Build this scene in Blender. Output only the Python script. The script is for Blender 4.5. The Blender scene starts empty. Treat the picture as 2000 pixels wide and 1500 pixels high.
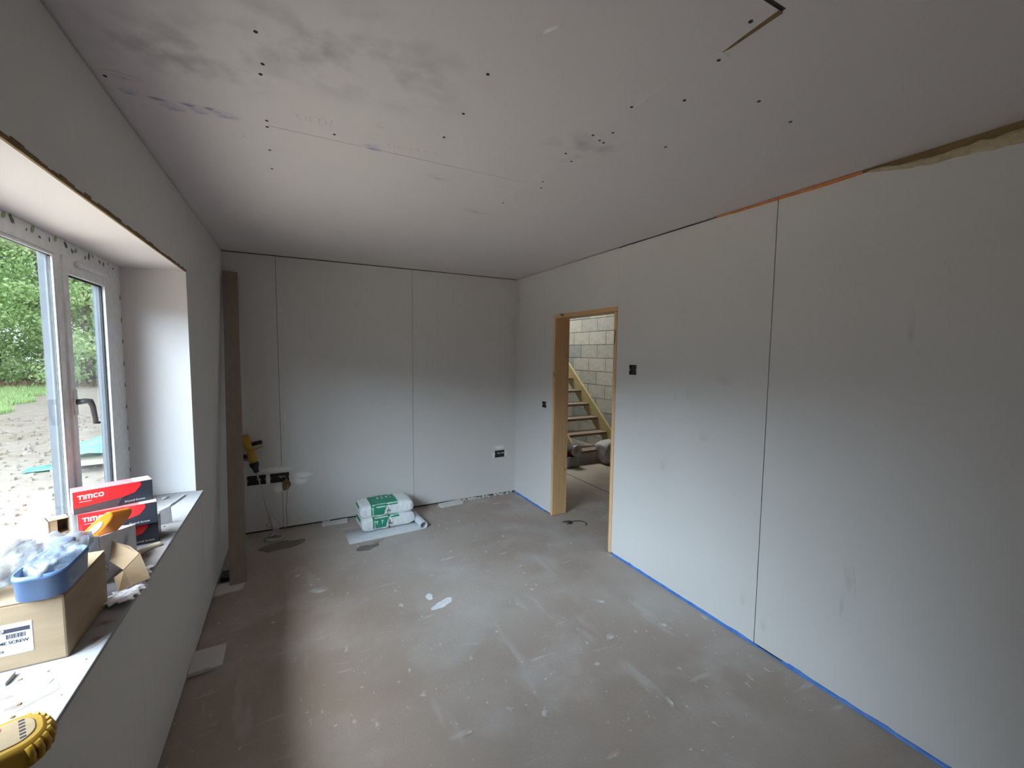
import bpy, bmesh, math, random
from mathutils import Vector, Matrix
import numpy as np
random.seed(4)
S = bpy.context.scene
C = S.collection
PI = math.pi

# ------------------------------------------------------------------ camera
CAM_H, YAW, PITCH, ROLL, FPX = 1.5964, 0.478214, -0.074982, 0.010153, 823.6
cam_d = bpy.data.cameras.new('camera')
cam_d.sensor_width = 36.0
cam_d.lens = FPX / 2000 * 36.0
cam_d.clip_start = 0.02
cam_d.clip_end = 500
cam = bpy.data.objects.new('camera', cam_d)
C.objects.link(cam)
_f = Vector((math.sin(YAW) * math.cos(PITCH), math.cos(YAW) * math.cos(PITCH), math.sin(PITCH)))
_r = Vector((math.cos(YAW), -math.sin(YAW), 0))
_u = _r.cross(_f)
_r2 = math.cos(ROLL) * _r + math.sin(ROLL) * _u
_u2 = -math.sin(ROLL) * _r + math.cos(ROLL) * _u
_m = Matrix((_r2, _u2, -_f)).transposed().to_4x4()
_m.translation = Vector((0, 0, CAM_H))
cam.matrix_world = _m
S.camera = cam

# ------------------------------------------------------------------ sky, added lamps, exposure
world = bpy.data.worlds.new('overcast_sky')
S.world = world
world.use_nodes = True
_bg = world.node_tree.nodes['Background']
_bg.inputs['Color'].default_value = (0.80, 0.90, 1.0, 1)
_bg.inputs['Strength'].default_value = 3.0

def area_light(name, loc, target, sx, sy, power, color, spread=PI):
    d = bpy.data.lights.new(name, 'AREA')
    d.shape = 'RECTANGLE'; d.size = sx; d.size_y = sy
    d.energy = power; d.color = color; d.spread = spread
    o = bpy.data.objects.new(name, d); C.objects.link(o)
    o.location = loc
    o.rotation_euler = (Vector(target) - Vector(loc)).to_track_quat('-Z', 'Y').to_euler()
    return o

# added area lamps boosting the overcast daylight at window, forecourt and stairwell
area_light('window_boost_lamp', (-4.9, -1.6, 4.8), (-0.8, 1.7, 1.3), 12.5, 4.0, 5600, (0.66, 0.82, 1.0))  # sky stand-in lamp, added to brighten the room through the window
area_light('forecourt_bounce_lamp', (-5.2, -0.8, 7.0), (-5.2, -0.8, -0.2), 4.0, 8.0, 2600, (0.92, 0.95, 1.0), spread=1.5)  # unseen lamp added over the ground to bounce warm light indoors
area_light('stairwell_boost_lamp', (3.5, 6.6, 5.6), (3.9, 6.2, 0.0), 1.4, 1.6, 150, (1.0, 0.98, 0.86))  # lamp added above the stairs to brighten the hall

S.view_settings.view_transform = 'Standard'
S.view_settings.look = 'None'
S.view_settings.gamma = 1.0
S.view_settings.use_curve_mapping = False
S.view_settings.exposure = 0.0
S.cycles.max_bounces = 14
S.cycles.diffuse_bounces = 10
S.cycles.transparent_max_bounces = 24
S.cycles.use_denoising = True
S.cycles.sample_clamp_indirect = 8.0

# ------------------------------------------------------------------ materials
def nt(name):
    m = bpy.data.materials.new(name); m.use_nodes = True
    t = m.node_tree
    return m, t, t.nodes['Principled BSDF']

def link(t, a, b): t.links.new(a, b)

def noise_mat(name, c1, c2, scale=6, rough=0.85, detail=6, stretch=(1, 1, 1), bump=0.0, bscale=60, spec=0.3, lo=0.35, hi=0.65, coord='Object', metal=0.0):
    m, t, p = nt(name)
    tc = t.nodes.new('ShaderNodeTexCoord'); mp = t.nodes.new('ShaderNodeMapping')
    mp.inputs['Scale'].default_value = stretch
    link(t, tc.outputs[coord], mp.inputs['Vector'])
    n = t.nodes.new('ShaderNodeTexNoise'); n.inputs['Scale'].default_value = scale; n.inputs['Detail'].default_value = detail
    link(t, mp.outputs['Vector'], n.inputs['Vector'])
    r = t.nodes.new('ShaderNodeValToRGB')
    r.color_ramp.elements[0].position = lo; r.color_ramp.elements[0].color = (*c1, 1)
    r.color_ramp.elements[1].position = hi; r.color_ramp.elements[1].color = (*c2, 1)
    link(t, n.outputs['Fac'], r.inputs['Fac']); link(t, r.outputs['Color'], p.inputs['Base Color'])
    p.inputs['Roughness'].default_value = rough
    p.inputs['Specular IOR Level'].default_value = spec
    p.inputs['Metallic'].default_value = metal
    if bump:
        n2 = t.nodes.new('ShaderNodeTexNoise'); n2.inputs['Scale'].default_value = bscale; n2.inputs['Detail'].default_value = 4
        link(t, mp.outputs['Vector'], n2.inputs['Vector'])
        b = t.nodes.new('ShaderNodeBump'); b.inputs['Strength'].default_value = bump; b.inputs['Distance'].default_value = 0.01
        link(t, n2.outputs['Fac'], b.inputs['Height']); link(t, b.outputs['Normal'], p.inputs['Normal'])
    return m

def plain(name, c, rough=0.6, spec=0.3, metal=0.0):
    v = 0.06
    return noise_mat(name, tuple(max(0, x * (1 - v)) for x in c), tuple(min(1, x * (1 + v)) for x in c), 30, rough, spec=spec, metal=metal)

def add_mix(t, col_in, mask_out, col):
    mx = t.nodes.new('ShaderNodeMixRGB'); mx.blend_type = 'MIX'
    link(t, mask_out, mx.inputs['Fac']); link(t, col_in, mx.inputs['Color1']); mx.inputs['Color2'].default_value = (*col, 1)
    return mx.outputs['Color']

def noise_mask(t, vec, scale, lo, hi, stretch=(1, 1, 1), rot=0.0, loc=(0, 0, 0), detail=4, amount=1.0):
    mp = t.nodes.new('ShaderNodeMapping'); mp.inputs['Scale'].default_value = stretch
    mp.inputs['Rotation'].default_value = (0, 0, rot); mp.inputs['Location'].default_value = loc
    link(t, vec, mp.inputs['Vector'])
    n = t.nodes.new('ShaderNodeTexNoise'); n.inputs['Scale'].default_value = scale; n.inputs['Detail'].default_value = detail
    link(t, mp.outputs['Vector'], n.inputs['Vector'])
    mr = t.nodes.new('ShaderNodeMapRange')
    mr.inputs['From Min'].default_value = lo; mr.inputs['From Max'].default_value = hi
    mr.inputs['To Max'].default_value = amount
    link(t, n.outputs['Fac'], mr.inputs['Value'])
    return mr.outputs['Result']

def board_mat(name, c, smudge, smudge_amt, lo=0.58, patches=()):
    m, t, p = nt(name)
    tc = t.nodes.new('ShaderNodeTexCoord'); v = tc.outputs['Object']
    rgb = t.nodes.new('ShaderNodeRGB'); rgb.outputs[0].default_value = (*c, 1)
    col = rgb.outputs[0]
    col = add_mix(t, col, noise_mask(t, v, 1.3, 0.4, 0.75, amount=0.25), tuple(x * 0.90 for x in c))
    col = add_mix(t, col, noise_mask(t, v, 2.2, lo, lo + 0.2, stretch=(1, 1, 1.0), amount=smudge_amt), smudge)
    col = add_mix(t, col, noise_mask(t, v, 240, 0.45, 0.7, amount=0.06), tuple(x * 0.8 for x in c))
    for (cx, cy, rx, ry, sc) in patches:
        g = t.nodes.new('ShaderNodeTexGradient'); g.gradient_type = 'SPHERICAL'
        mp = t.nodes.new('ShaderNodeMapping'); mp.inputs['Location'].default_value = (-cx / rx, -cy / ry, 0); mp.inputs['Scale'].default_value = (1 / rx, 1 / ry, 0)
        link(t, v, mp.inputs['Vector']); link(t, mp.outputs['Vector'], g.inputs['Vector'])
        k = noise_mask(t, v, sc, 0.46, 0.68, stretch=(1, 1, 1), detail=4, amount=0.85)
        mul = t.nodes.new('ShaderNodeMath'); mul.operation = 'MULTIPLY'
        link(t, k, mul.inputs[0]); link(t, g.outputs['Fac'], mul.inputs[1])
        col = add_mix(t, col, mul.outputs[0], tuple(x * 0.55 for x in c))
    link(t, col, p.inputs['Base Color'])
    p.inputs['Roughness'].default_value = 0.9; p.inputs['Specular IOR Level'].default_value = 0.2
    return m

M = {}
M['board'] = board_mat('plasterboard_grey', (0.66, 0.634, 0.608), (0.55, 0.52, 0.48), 0.10)
M['ceil'] = board_mat('ceiling_board', (0.69, 0.640, 0.632), (0.52, 0.44, 0.43), 0.12, patches=((0.15, 1.30, .5, .26, 9), (-0.25, 1.5, .28, .22, 11), (1.05, 1.42, .2, .15, 11)))
M['reveal'] = board_mat('reveal_board', (0.70, 0.665, 0.655), (0.58, 0.55, 0.53), 0.08)
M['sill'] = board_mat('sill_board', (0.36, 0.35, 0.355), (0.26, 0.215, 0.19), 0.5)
M['void'] = plain('dark_void', (0.045, 0.038, 0.032), 0.95)
M['gypsum'] = noise_mat('gypsum_core', (0.58, 0.56, 0.54), (0.72, 0.71, 0.70), 40, 0.95, bump=0.3)

def floor_material():
    m, t, p = nt('concrete_screed')
    tc = t.nodes.new('ShaderNodeTexCoord'); v = tc.outputs['Object']
    rgb = t.nodes.new('ShaderNodeRGB'); rgb.outputs[0].default_value = (0.375, 0.305, 0.258, 1)
    col = rgb.outputs[0]
    col = add_mix(t, col, noise_mask(t, v, 0.9, 0.40, 0.66, loc=(3.1, 1.2, 0), detail=7), (0.45, 0.395, 0.35))
    col = add_mix(t, col, noise_mask(t, v, 2.6, 0.5, 0.75, loc=(7, 2, 0), detail=8, amount=0.8), (0.50, 0.465, 0.435))
    col = add_mix(t, col, noise_mask(t, v, 1.7, 0.57, 0.78, loc=(-4, 9, 0), detail=5, amount=0.65), (0.30, 0.235, 0.19))
    # dusty white trowel streaks and scuffs
    col = add_mix(t, col, noise_mask(t, v, 5.0, 0.63, 0.78, stretch=(1.0, 0.25, 1), rot=0.5, detail=6, amount=0.8), (0.58, 0.57, 0.56))
    col = add_mix(t, col, noise_mask(t, v, 9.0, 0.66, 0.76, stretch=(0.3, 1.4, 1), rot=0.25, loc=(2, 0, 0), detail=5, amount=0.8), (0.60, 0.59, 0.58))
    col = add_mix(t, col, noise_mask(t, v, 14.0, 0.67, 0.74, stretch=(1.3, 0.8, 1), rot=-0.4, loc=(5, 3, 0), detail=3, amount=0.75), (0.66, 0.66, 0.65))
    col = add_mix(t, col, noise_mask(t, v, 45.0, 0.715, 0.75, loc=(1, 1, 0), detail=2, amount=0.9), (0.72, 0.72, 0.71))
    col = add_mix(t, col, noise_mask(t, v, 130.0, 0.5, 0.75, amount=0.10), (0.20, 0.18, 0.17))
    link(t, col, p.inputs['Base Color'])
    p.inputs['Roughness'].default_value = 0.62; p.inputs['Specular IOR Level'].default_value = 0.35
    n2 = t.nodes.new('ShaderNodeTexNoise'); n2.inputs['Scale'].default_value = 70; link(t, v, n2.inputs['Vector'])
    b = t.nodes.new('ShaderNodeBump'); b.inputs['Strength'].default_value = 0.12; b.inputs['Distance'].default_value = 0.01
    link(t, n2.outputs['Fac'], b.inputs['Height']); link(t, b.outputs['Normal'], p.inputs['Normal'])
    return m
M['floor'] = floor_material()

def wood_mat(name, c1, c2, axis=2, knots=True):
    m, t, p = nt(name)
    tc = t.nodes.new('ShaderNodeTexCoord'); v = tc.outputs['Object']
    st = [14.0, 14.0, 14.0]; st[axis] = 0.6
    rgb = t.nodes.new('ShaderNodeRGB'); rgb.outputs[0].default_value = (*c1, 1); col = rgb.outputs[0]
    col = add_mix(t, col, noise_mask(t, v, 4.0, 0.35, 0.7, stretch=tuple(st), detail=5), c2)
    if knots:
        k = [1.5, 1.5, 1.5]; k[axis] = 0.6
        col = add_mix(t, col, noise_mask(t, v, 9.0, 0.69, 0.735, stretch=tuple(k), detail=1, amount=0.85), tuple(x * 0.25 for x in c2))
    link(t, col, p.inputs['Base Color']); p.inputs['Roughness'].default_value = 0.6
    return m
M['pine'] = wood_mat('pine', (0.78, 0.50, 0.265), (0.66, 0.39, 0.185), 2)
M['pine_y'] = wood_mat('pine_lengthwise', (0.74, 0.46, 0.24), (0.62, 0.36, 0.17), 1)
M['stairwood'] = wood_mat('stair_pine', (0.50, 0.42, 0.22), (0.42, 0.34, 0.17), 1, False)
M['tread'] = wood_mat('stair_tread', (0.27, 0.20, 0.145), (0.21, 0.155, 0.115), 0, False)
M['brownboard'] = noise_mat('brown_board', (0.27, 0.205, 0.165), (0.31, 0.24, 0.195), 5, 0.8, stretch=(6, 6, 0.5))
M['browndark'] = plain('brown_shade_and_scrap', (0.10, 0.075, 0.06), 0.85)  # plank's shaded sides painted darker; also the scrap's own dark brown
M['block_a'] = noise_mat('block_pale', (0.50, 0.49, 0.45), (0.57, 0.56, 0.52), 14, 0.95, bump=0.4)
M['block_b'] = noise_mat('block_grey', (0.42, 0.42, 0.39), (0.50, 0.49, 0.46), 14, 0.95, bump=0.4)
M['block_c'] = noise_mat('block_blue_grey', (0.34, 0.37, 0.37), (0.40, 0.43, 0.43), 14, 0.95, bump=0.4)
M['mortar'] = noise_mat('mortar', (0.30, 0.29, 0.26), (0.38, 0.36, 0.33), 30, 0.95, bump=0.3)
M['upvc'] = plain('white_upvc', (0.80, 0.80, 0.80), 0.3, 0.5)
M['anthracite'] = plain('grey_foil', (0.075, 0.085, 0.10), 0.4, 0.5)
M['gasket'] = plain('black_gasket', (0.03, 0.03, 0.03), 0.7)
M['darkmetal'] = plain('dark_grey_metal', (0.13, 0.13, 0.13), 0.35, 0.5, 0.3)
M['tapegreen'] = plain('green_tape_scrap', (0.36, 0.42, 0.20), 0.7)
M['tapedark'] = plain('dark_tape_scrap', (0.13, 0.16, 0.11), 0.7)
M['blue'] = noise_mat('blue_membrane', (0.045, 0.16, 0.50), (0.07, 0.22, 0.60), 30, 0.45)
M['orange_foam'] = noise_mat('orange_foam', (0.55, 0.20, 0.07), (0.68, 0.28, 0.10), 40, 0.9, bump=0.6)
M['foam'] = noise_mat('expanding_foam', (0.40, 0.33, 0.21), (0.52, 0.44, 0.30), 30, 0.9, bump=0.8, bscale=40)
M['foam_brown'] = noise_mat('aged_foam', (0.17, 0.11, 0.05), (0.24, 0.16, 0.08), 12, 0.95, bump=0.5)
M['card'] = noise_mat('cardboard', (0.33, 0.235, 0.145), (0.37, 0.27, 0.175), 7, 0.85, stretch=(1, 1, 5))
M['card_dark'] = plain('cardboard_inside_shade', (0.10, 0.07, 0.035), 0.9)  # carton's inside painted near-black as the shade of its opening
M['card_grey'] = plain('grey_carton', (0.44, 0.43, 0.44), 0.7)
M['white_card'] = plain('white_carton', (0.70, 0.69, 0.71), 0.6)
M['red'] = plain('red_print', (0.72, 0.025, 0.03), 0.4, 0.4)
M['black_print'] = plain('charcoal_print', (0.03, 0.032, 0.042), 0.4, 0.4)
M['brown_print'] = plain('grey_print', (0.075, 0.062, 0.07), 0.4, 0.4)
M['white_print'] = plain('white_print', (0.66, 0.66, 0.68), 0.5)
M['pink_print'] = plain('pale_red_print', (0.75, 0.20, 0.20), 0.4, 0.5)
M['ink'] = plain('dark_ink', (0.05, 0.05, 0.07), 0.6)
M['blueink'] = plain('blue_ink', (0.16, 0.17, 0.36), 0.6)
M['orange'] = plain('orange_plastic', (0.85, 0.26, 0.02), 0.35, 0.5)
M['lilac'] = plain('pale_label', (0.42, 0.41, 0.52), 0.5)
M['tub'] = plain('blue_plastic', (0.105, 0.185, 0.36), 0.4, 0.5)
M['yellow'] = plain('yellow_plastic', (0.44, 0.26, 0.025), 0.4, 0.5)
M['tan'] = plain('tan_face', (0.40, 0.30, 0.18), 0.45)
M['pinkred'] = plain('bright_pink_red', (0.85, 0.05, 0.16), 0.4)
M['rubber'] = plain('black_rubber', (0.025, 0.025, 0.027), 0.6)
M['steel'] = noise_mat('steel', (0.35, 0.35, 0.36), (0.5, 0.5, 0.5), 20, 0.4, metal=0.8)
M['galv'] = noise_mat('galvanised', (0.42, 0.43, 0.44), (0.58, 0.59, 0.6), 40, 0.5, metal=0.5)
M['cable'] = plain('grey_cable', (0.42, 0.40, 0.38), 0.6)
M['whitecable'] = plain('white_cable', (0.72, 0.70, 0.68), 0.5)
M['boxdark'] = plain('dark_back_box', (0.035, 0.032, 0.03), 0.8)
M['filler'] = noise_mat('filler_plaster', (0.62, 0.61, 0.60), (0.68, 0.67, 0.66), 9, 0.95)
M['paper'] = plain('white_paper', (0.76, 0.75, 0.80), 0.6)
M['bagwhite'] = plain('bag_white', (0.78, 0.79, 0.79), 0.45, 0.4)
M['baggreen'] = noise_mat('bag_green', (0.025, 0.24, 0.135), (0.04, 0.30, 0.18), 20, 0.45)
M['bagmark'] = plain('bag_pale_mark', (0.55, 0.70, 0.62), 0.5)
M['greyprint'] = plain('grey_mark', (0.22, 0.23, 0.24), 0.6)
M['paint'] = noise_mat('dried_plaster', (0.72, 0.73, 0.74), (0.80, 0.81, 0.82), 20, 0.8)
M['darkmark'] = noise_mat('dark_floor_mark', (0.17, 0.145, 0.12), (0.22, 0.19, 0.16), 10, 0.5)
M['tarp'] = noise_mat('green_tarp', (0.10, 0.52, 0.36), (0.26, 0.66, 0.52), 3, 0.35, bump=0.5, bscale=6)
M['timber'] = noise_mat('weathered_timber', (0.40, 0.34, 0.26), (0.52, 0.46, 0.36), 4, 0.9, stretch=(1, 12, 12))
M['bark'] = noise_mat('bark', (0.11, 0.095, 0.075), (0.20, 0.175, 0.14), 5, 0.95, stretch=(4, 4, 1), bump=0.6, bscale=14)
M['grass'] = noise_mat('grass', (0.13, 0.25, 0.05), (0.24, 0.36, 0.09), 8, 0.9)
M['brushwood'] = noise_mat('dead_leaves', (0.20, 0.13, 0.08), (0.32, 0.22, 0.15), 5, 0.95)
M['brick'] = noise_mat('outer_wall', (0.40, 0.36, 0.32), (0.5, 0.46, 0.42), 5, 0.9)

def ground_material():
    m, t, p = nt('site_ground')
    tc = t.nodes.new('ShaderNodeTexCoord'); v = tc.outputs['Object']
    rgb = t.nodes.new('ShaderNodeRGB'); rgb.outputs[0].default_value = (0.375, 0.315, 0.26, 1); col = rgb.outputs[0]
    col = add_mix(t, col, noise_mask(t, v, 0.5, 0.4, 0.65, stretch=(0.6, 1.6, 1), detail=6), (0.33, 0.265, 0.205))
    col = add_mix(t, col, noise_mask(t, v, 3.5, 0.55, 0.7, stretch=(0.5, 1.4, 1), detail=6, amount=0.7), (0.28, 0.24, 0.205))
    col = add_mix(t, col, noise_mask(t, v, 6.5, 0.6, 0.7, loc=(4, 2, 0), detail=5, amount=0.8), (0.50, 0.46, 0.42))
    link(t, col, p.inputs['Base Color']); p.inputs['Roughness'].default_value = 0.95
    n2 = t.nodes.new('ShaderNodeTexNoise'); n2.inputs['Scale'].default_value = 5; n2.inputs['Detail'].default_value = 8; link(t, v, n2.inputs['Vector'])
    b = t.nodes.new('ShaderNodeBump'); b.inputs['Strength'].default_value = 0.8; b.inputs['Distance'].default_value = 0.06
    link(t, n2.outputs['Fac'], b.inputs['Height']); link(t, b.outputs['Normal'], p.inputs['Normal'])
    return m
M['ground'] = ground_material()

def leaf_material(name, c1, c2):
    m, t, p = nt(name)
    oi = t.nodes.new('ShaderNodeNewGeometry')
    r = t.nodes.new('ShaderNodeValToRGB')
    r.color_ramp.elements[0].color = (*c1, 1); r.color_ramp.elements[1].color = (*c2, 1)
    link(t, oi.outputs['Random Per Island'], r.inputs['Fac'])
    link(t, r.outputs['Color'], p.inputs['Base Color']); p.inputs['Roughness'].default_value = 0.6
    tl = t.nodes.new('ShaderNodeBsdfTranslucent'); link(t, r.outputs['Color'], tl.inputs['Color'])
    mx = t.nodes.new('ShaderNodeMixShader'); mx.inputs[0].default_value = 0.4
    link(t, p.outputs[0], mx.inputs[1]); link(t, tl.outputs[0], mx.inputs[2])
    link(t, mx.outputs[0], t.nodes['Material Output'].inputs['Surface'])
    return m
M['leaf_a'] = leaf_material('leaves_mid', (0.22, 0.38, 0.12), (0.60, 0.76, 0.36))
M['leaf_b'] = leaf_material('leaves_pale', (0.30, 0.46, 0.17), (0.66, 0.80, 0.42))
M['leaf_c'] = leaf_material('leaves_dark', (0.14, 0.25, 0.09), (0.38, 0.54, 0.24))

def glass_material():
    m, t, p = nt('window_glass'); t.nodes.remove(p)
    tr = t.nodes.new('ShaderNodeBsdfTransparent'); tr.inputs['Color'].default_value = (0.95, 0.97, 0.96, 1)
    gl = t.nodes.new('ShaderNodeBsdfGlossy'); gl.inputs['Roughness'].default_value = 0.0
    lw = t.nodes.new('ShaderNodeLayerWeight'); lw.inputs['Blend'].default_value = 0.5
    pw = t.nodes.new('ShaderNodeMath'); pw.operation = 'POWER'; pw.inputs[1].default_value = 5.0
    link(t, lw.outputs['Facing'], pw.inputs[0])
    fr = t.nodes.new('ShaderNodeMapRange'); fr.inputs['To Min'].default_value = 0.04; fr.inputs['To Max'].default_value = 1.0
    link(t, pw.outputs[0], fr.inputs['Value'])
    mx = t.nodes.new('ShaderNodeMixShader')
    link(t, fr.outputs[0], mx.inputs[0]); link(t, tr.outputs[0], mx.inputs[1]); link(t, gl.outputs[0], mx.inputs[2])
    link(t, mx.outputs[0], t.nodes['Material Output'].inputs['Surface'])
    return m
M['glass'] = glass_material()

def poly_material(name, c, alpha):
    m, t, p = nt(name)
    p.inputs['Base Color'].default_value = (*c, 1); p.inputs['Roughness'].default_value = 0.18
    p.inputs['Specular IOR Level'].default_value = 0.7
    tc = t.nodes.new('ShaderNodeTexCoord')
    k = noise_mask(t, tc.outputs['Object'], 16, 0.35, 0.68, detail=4)
    mr = t.nodes.new('ShaderNodeMapRange'); mr.inputs['To Min'].default_value = alpha - 0.22; mr.inputs['To Max'].default_value = min(1, alpha + 0.22)
    link(t, k, mr.inputs['Value'])
    tr = t.nodes.new('ShaderNodeBsdfTransparent'); mx = t.nodes.new('ShaderNodeMixShader')
    link(t, mr.outputs['Result'], mx.inputs[0]); link(t, tr.outputs[0], mx.inputs[1]); link(t, p.outputs[0], mx.inputs[2])
    link(t, mx.outputs[0], t.nodes['Material Output'].inputs['Surface'])
    return m
M['poly'] = poly_material('clear_polythene', (0.36, 0.39, 0.41), 0.5)
M['polygrey'] = poly_material('grey_polythene', (0.33, 0.335, 0.36), 0.55)

BOARD_C, CEIL_C, SILL_C, FLOOR_C = (0.648, 0.622, 0.595), (0.675, 0.625, 0.617), (0.345, 0.335, 0.34), (0.42, 0.365, 0.325)
def stain_material(name, host, c, amount, scale=14, stretch=(1, 1, 1), lo=0.45, hi=0.62, rough=0.9):
    # a mark printed, smeared or rubbed on a surface; it fades to the host's own colour at its rim
    m, t, p = nt(name)
    tc = t.nodes.new('ShaderNodeTexCoord')
    k = noise_mask(t, tc.outputs['Object'], scale, lo, hi, stretch=stretch, detail=4, amount=amount)
    g = t.nodes.new('ShaderNodeTexGradient'); g.gradient_type = 'SPHERICAL'
    mp = t.nodes.new('ShaderNodeMapping'); mp.inputs['Location'].default_value = (-1, -1, 0); mp.inputs['Scale'].default_value = (2, 2, 0)
    link(t, tc.outputs['Generated'], mp.inputs['Vector']); link(t, mp.outputs['Vector'], g.inputs['Vector'])
    mr = t.nodes.new('ShaderNodeMapRange'); mr.inputs['From Min'].default_value = 0.12; mr.inputs['From Max'].default_value = 0.6
    link(t, g.outputs['Fac'], mr.inputs['Value'])
    mul = t.nodes.new('ShaderNodeMath'); mul.operation = 'MULTIPLY'
    link(t, k, mul.inputs[0]); link(t, mr.outputs['Result'], mul.inputs[1])
    rgb = t.nodes.new('ShaderNodeRGB'); rgb.outputs[0].default_value = (*host, 1)
    link(t, add_mix(t, rgb.outputs[0], mul.outputs[0], c), p.inputs['Base Color'])
    p.inputs['Roughness'].default_value = rough; p.inputs['Specular IOR Level'].default_value = 0.2
    return m
M['st_ink'] = stain_material('blue_ink_mark', CEIL_C, (0.27, 0.25, 0.43), 0.95, 30, (1, 1, 1), 0.25, 0.5)
M['st_inkpale'] = stain_material('pale_ink_rub', CEIL_C, (0.40, 0.385, 0.52), 0.85, 34, (1, 1, 1), 0.35, 0.6)
M['st_dirt'] = stain_material('grey_smudge', CEIL_C, (0.40, 0.36, 0.36), 0.55, 8)
M['st_brown'] = stain_material('brown_dirt', SILL_C, (0.20, 0.135, 0.10), 0.8, 16)
M['st_brownf'] = stain_material('brown_floor_dirt', FLOOR_C, (0.22, 0.18, 0.15), 0.75, 12)
M['st_scuff'] = stain_material('wall_scuff', BOARD_C, (0.38, 0.36, 0.34), 0.40, 12, (1, 0.3, 1.0), 0.4, 0.7)
M['st_filler'] = stain_material('filler_smear', BOARD_C, (0.86, 0.85, 0.83), 1.0, 7, (1, 1, 1), 0.25, 0.5)
M['st_white'] = stain_material('plaster_smear', FLOOR_C, (0.74, 0.74, 0.73), 0.8, 14, (1, 1, 1), 0.35, 0.62)
M['st_wallwhite'] = stain_material('wall_plaster_smear', BOARD_C, (0.80, 0.79, 0.77), 0.7, 14, (1, 1, 1), 0.35, 0.6)
M['pencil'] = plain('pencil', (0.55, 0.505, 0.49), 0.8)


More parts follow.
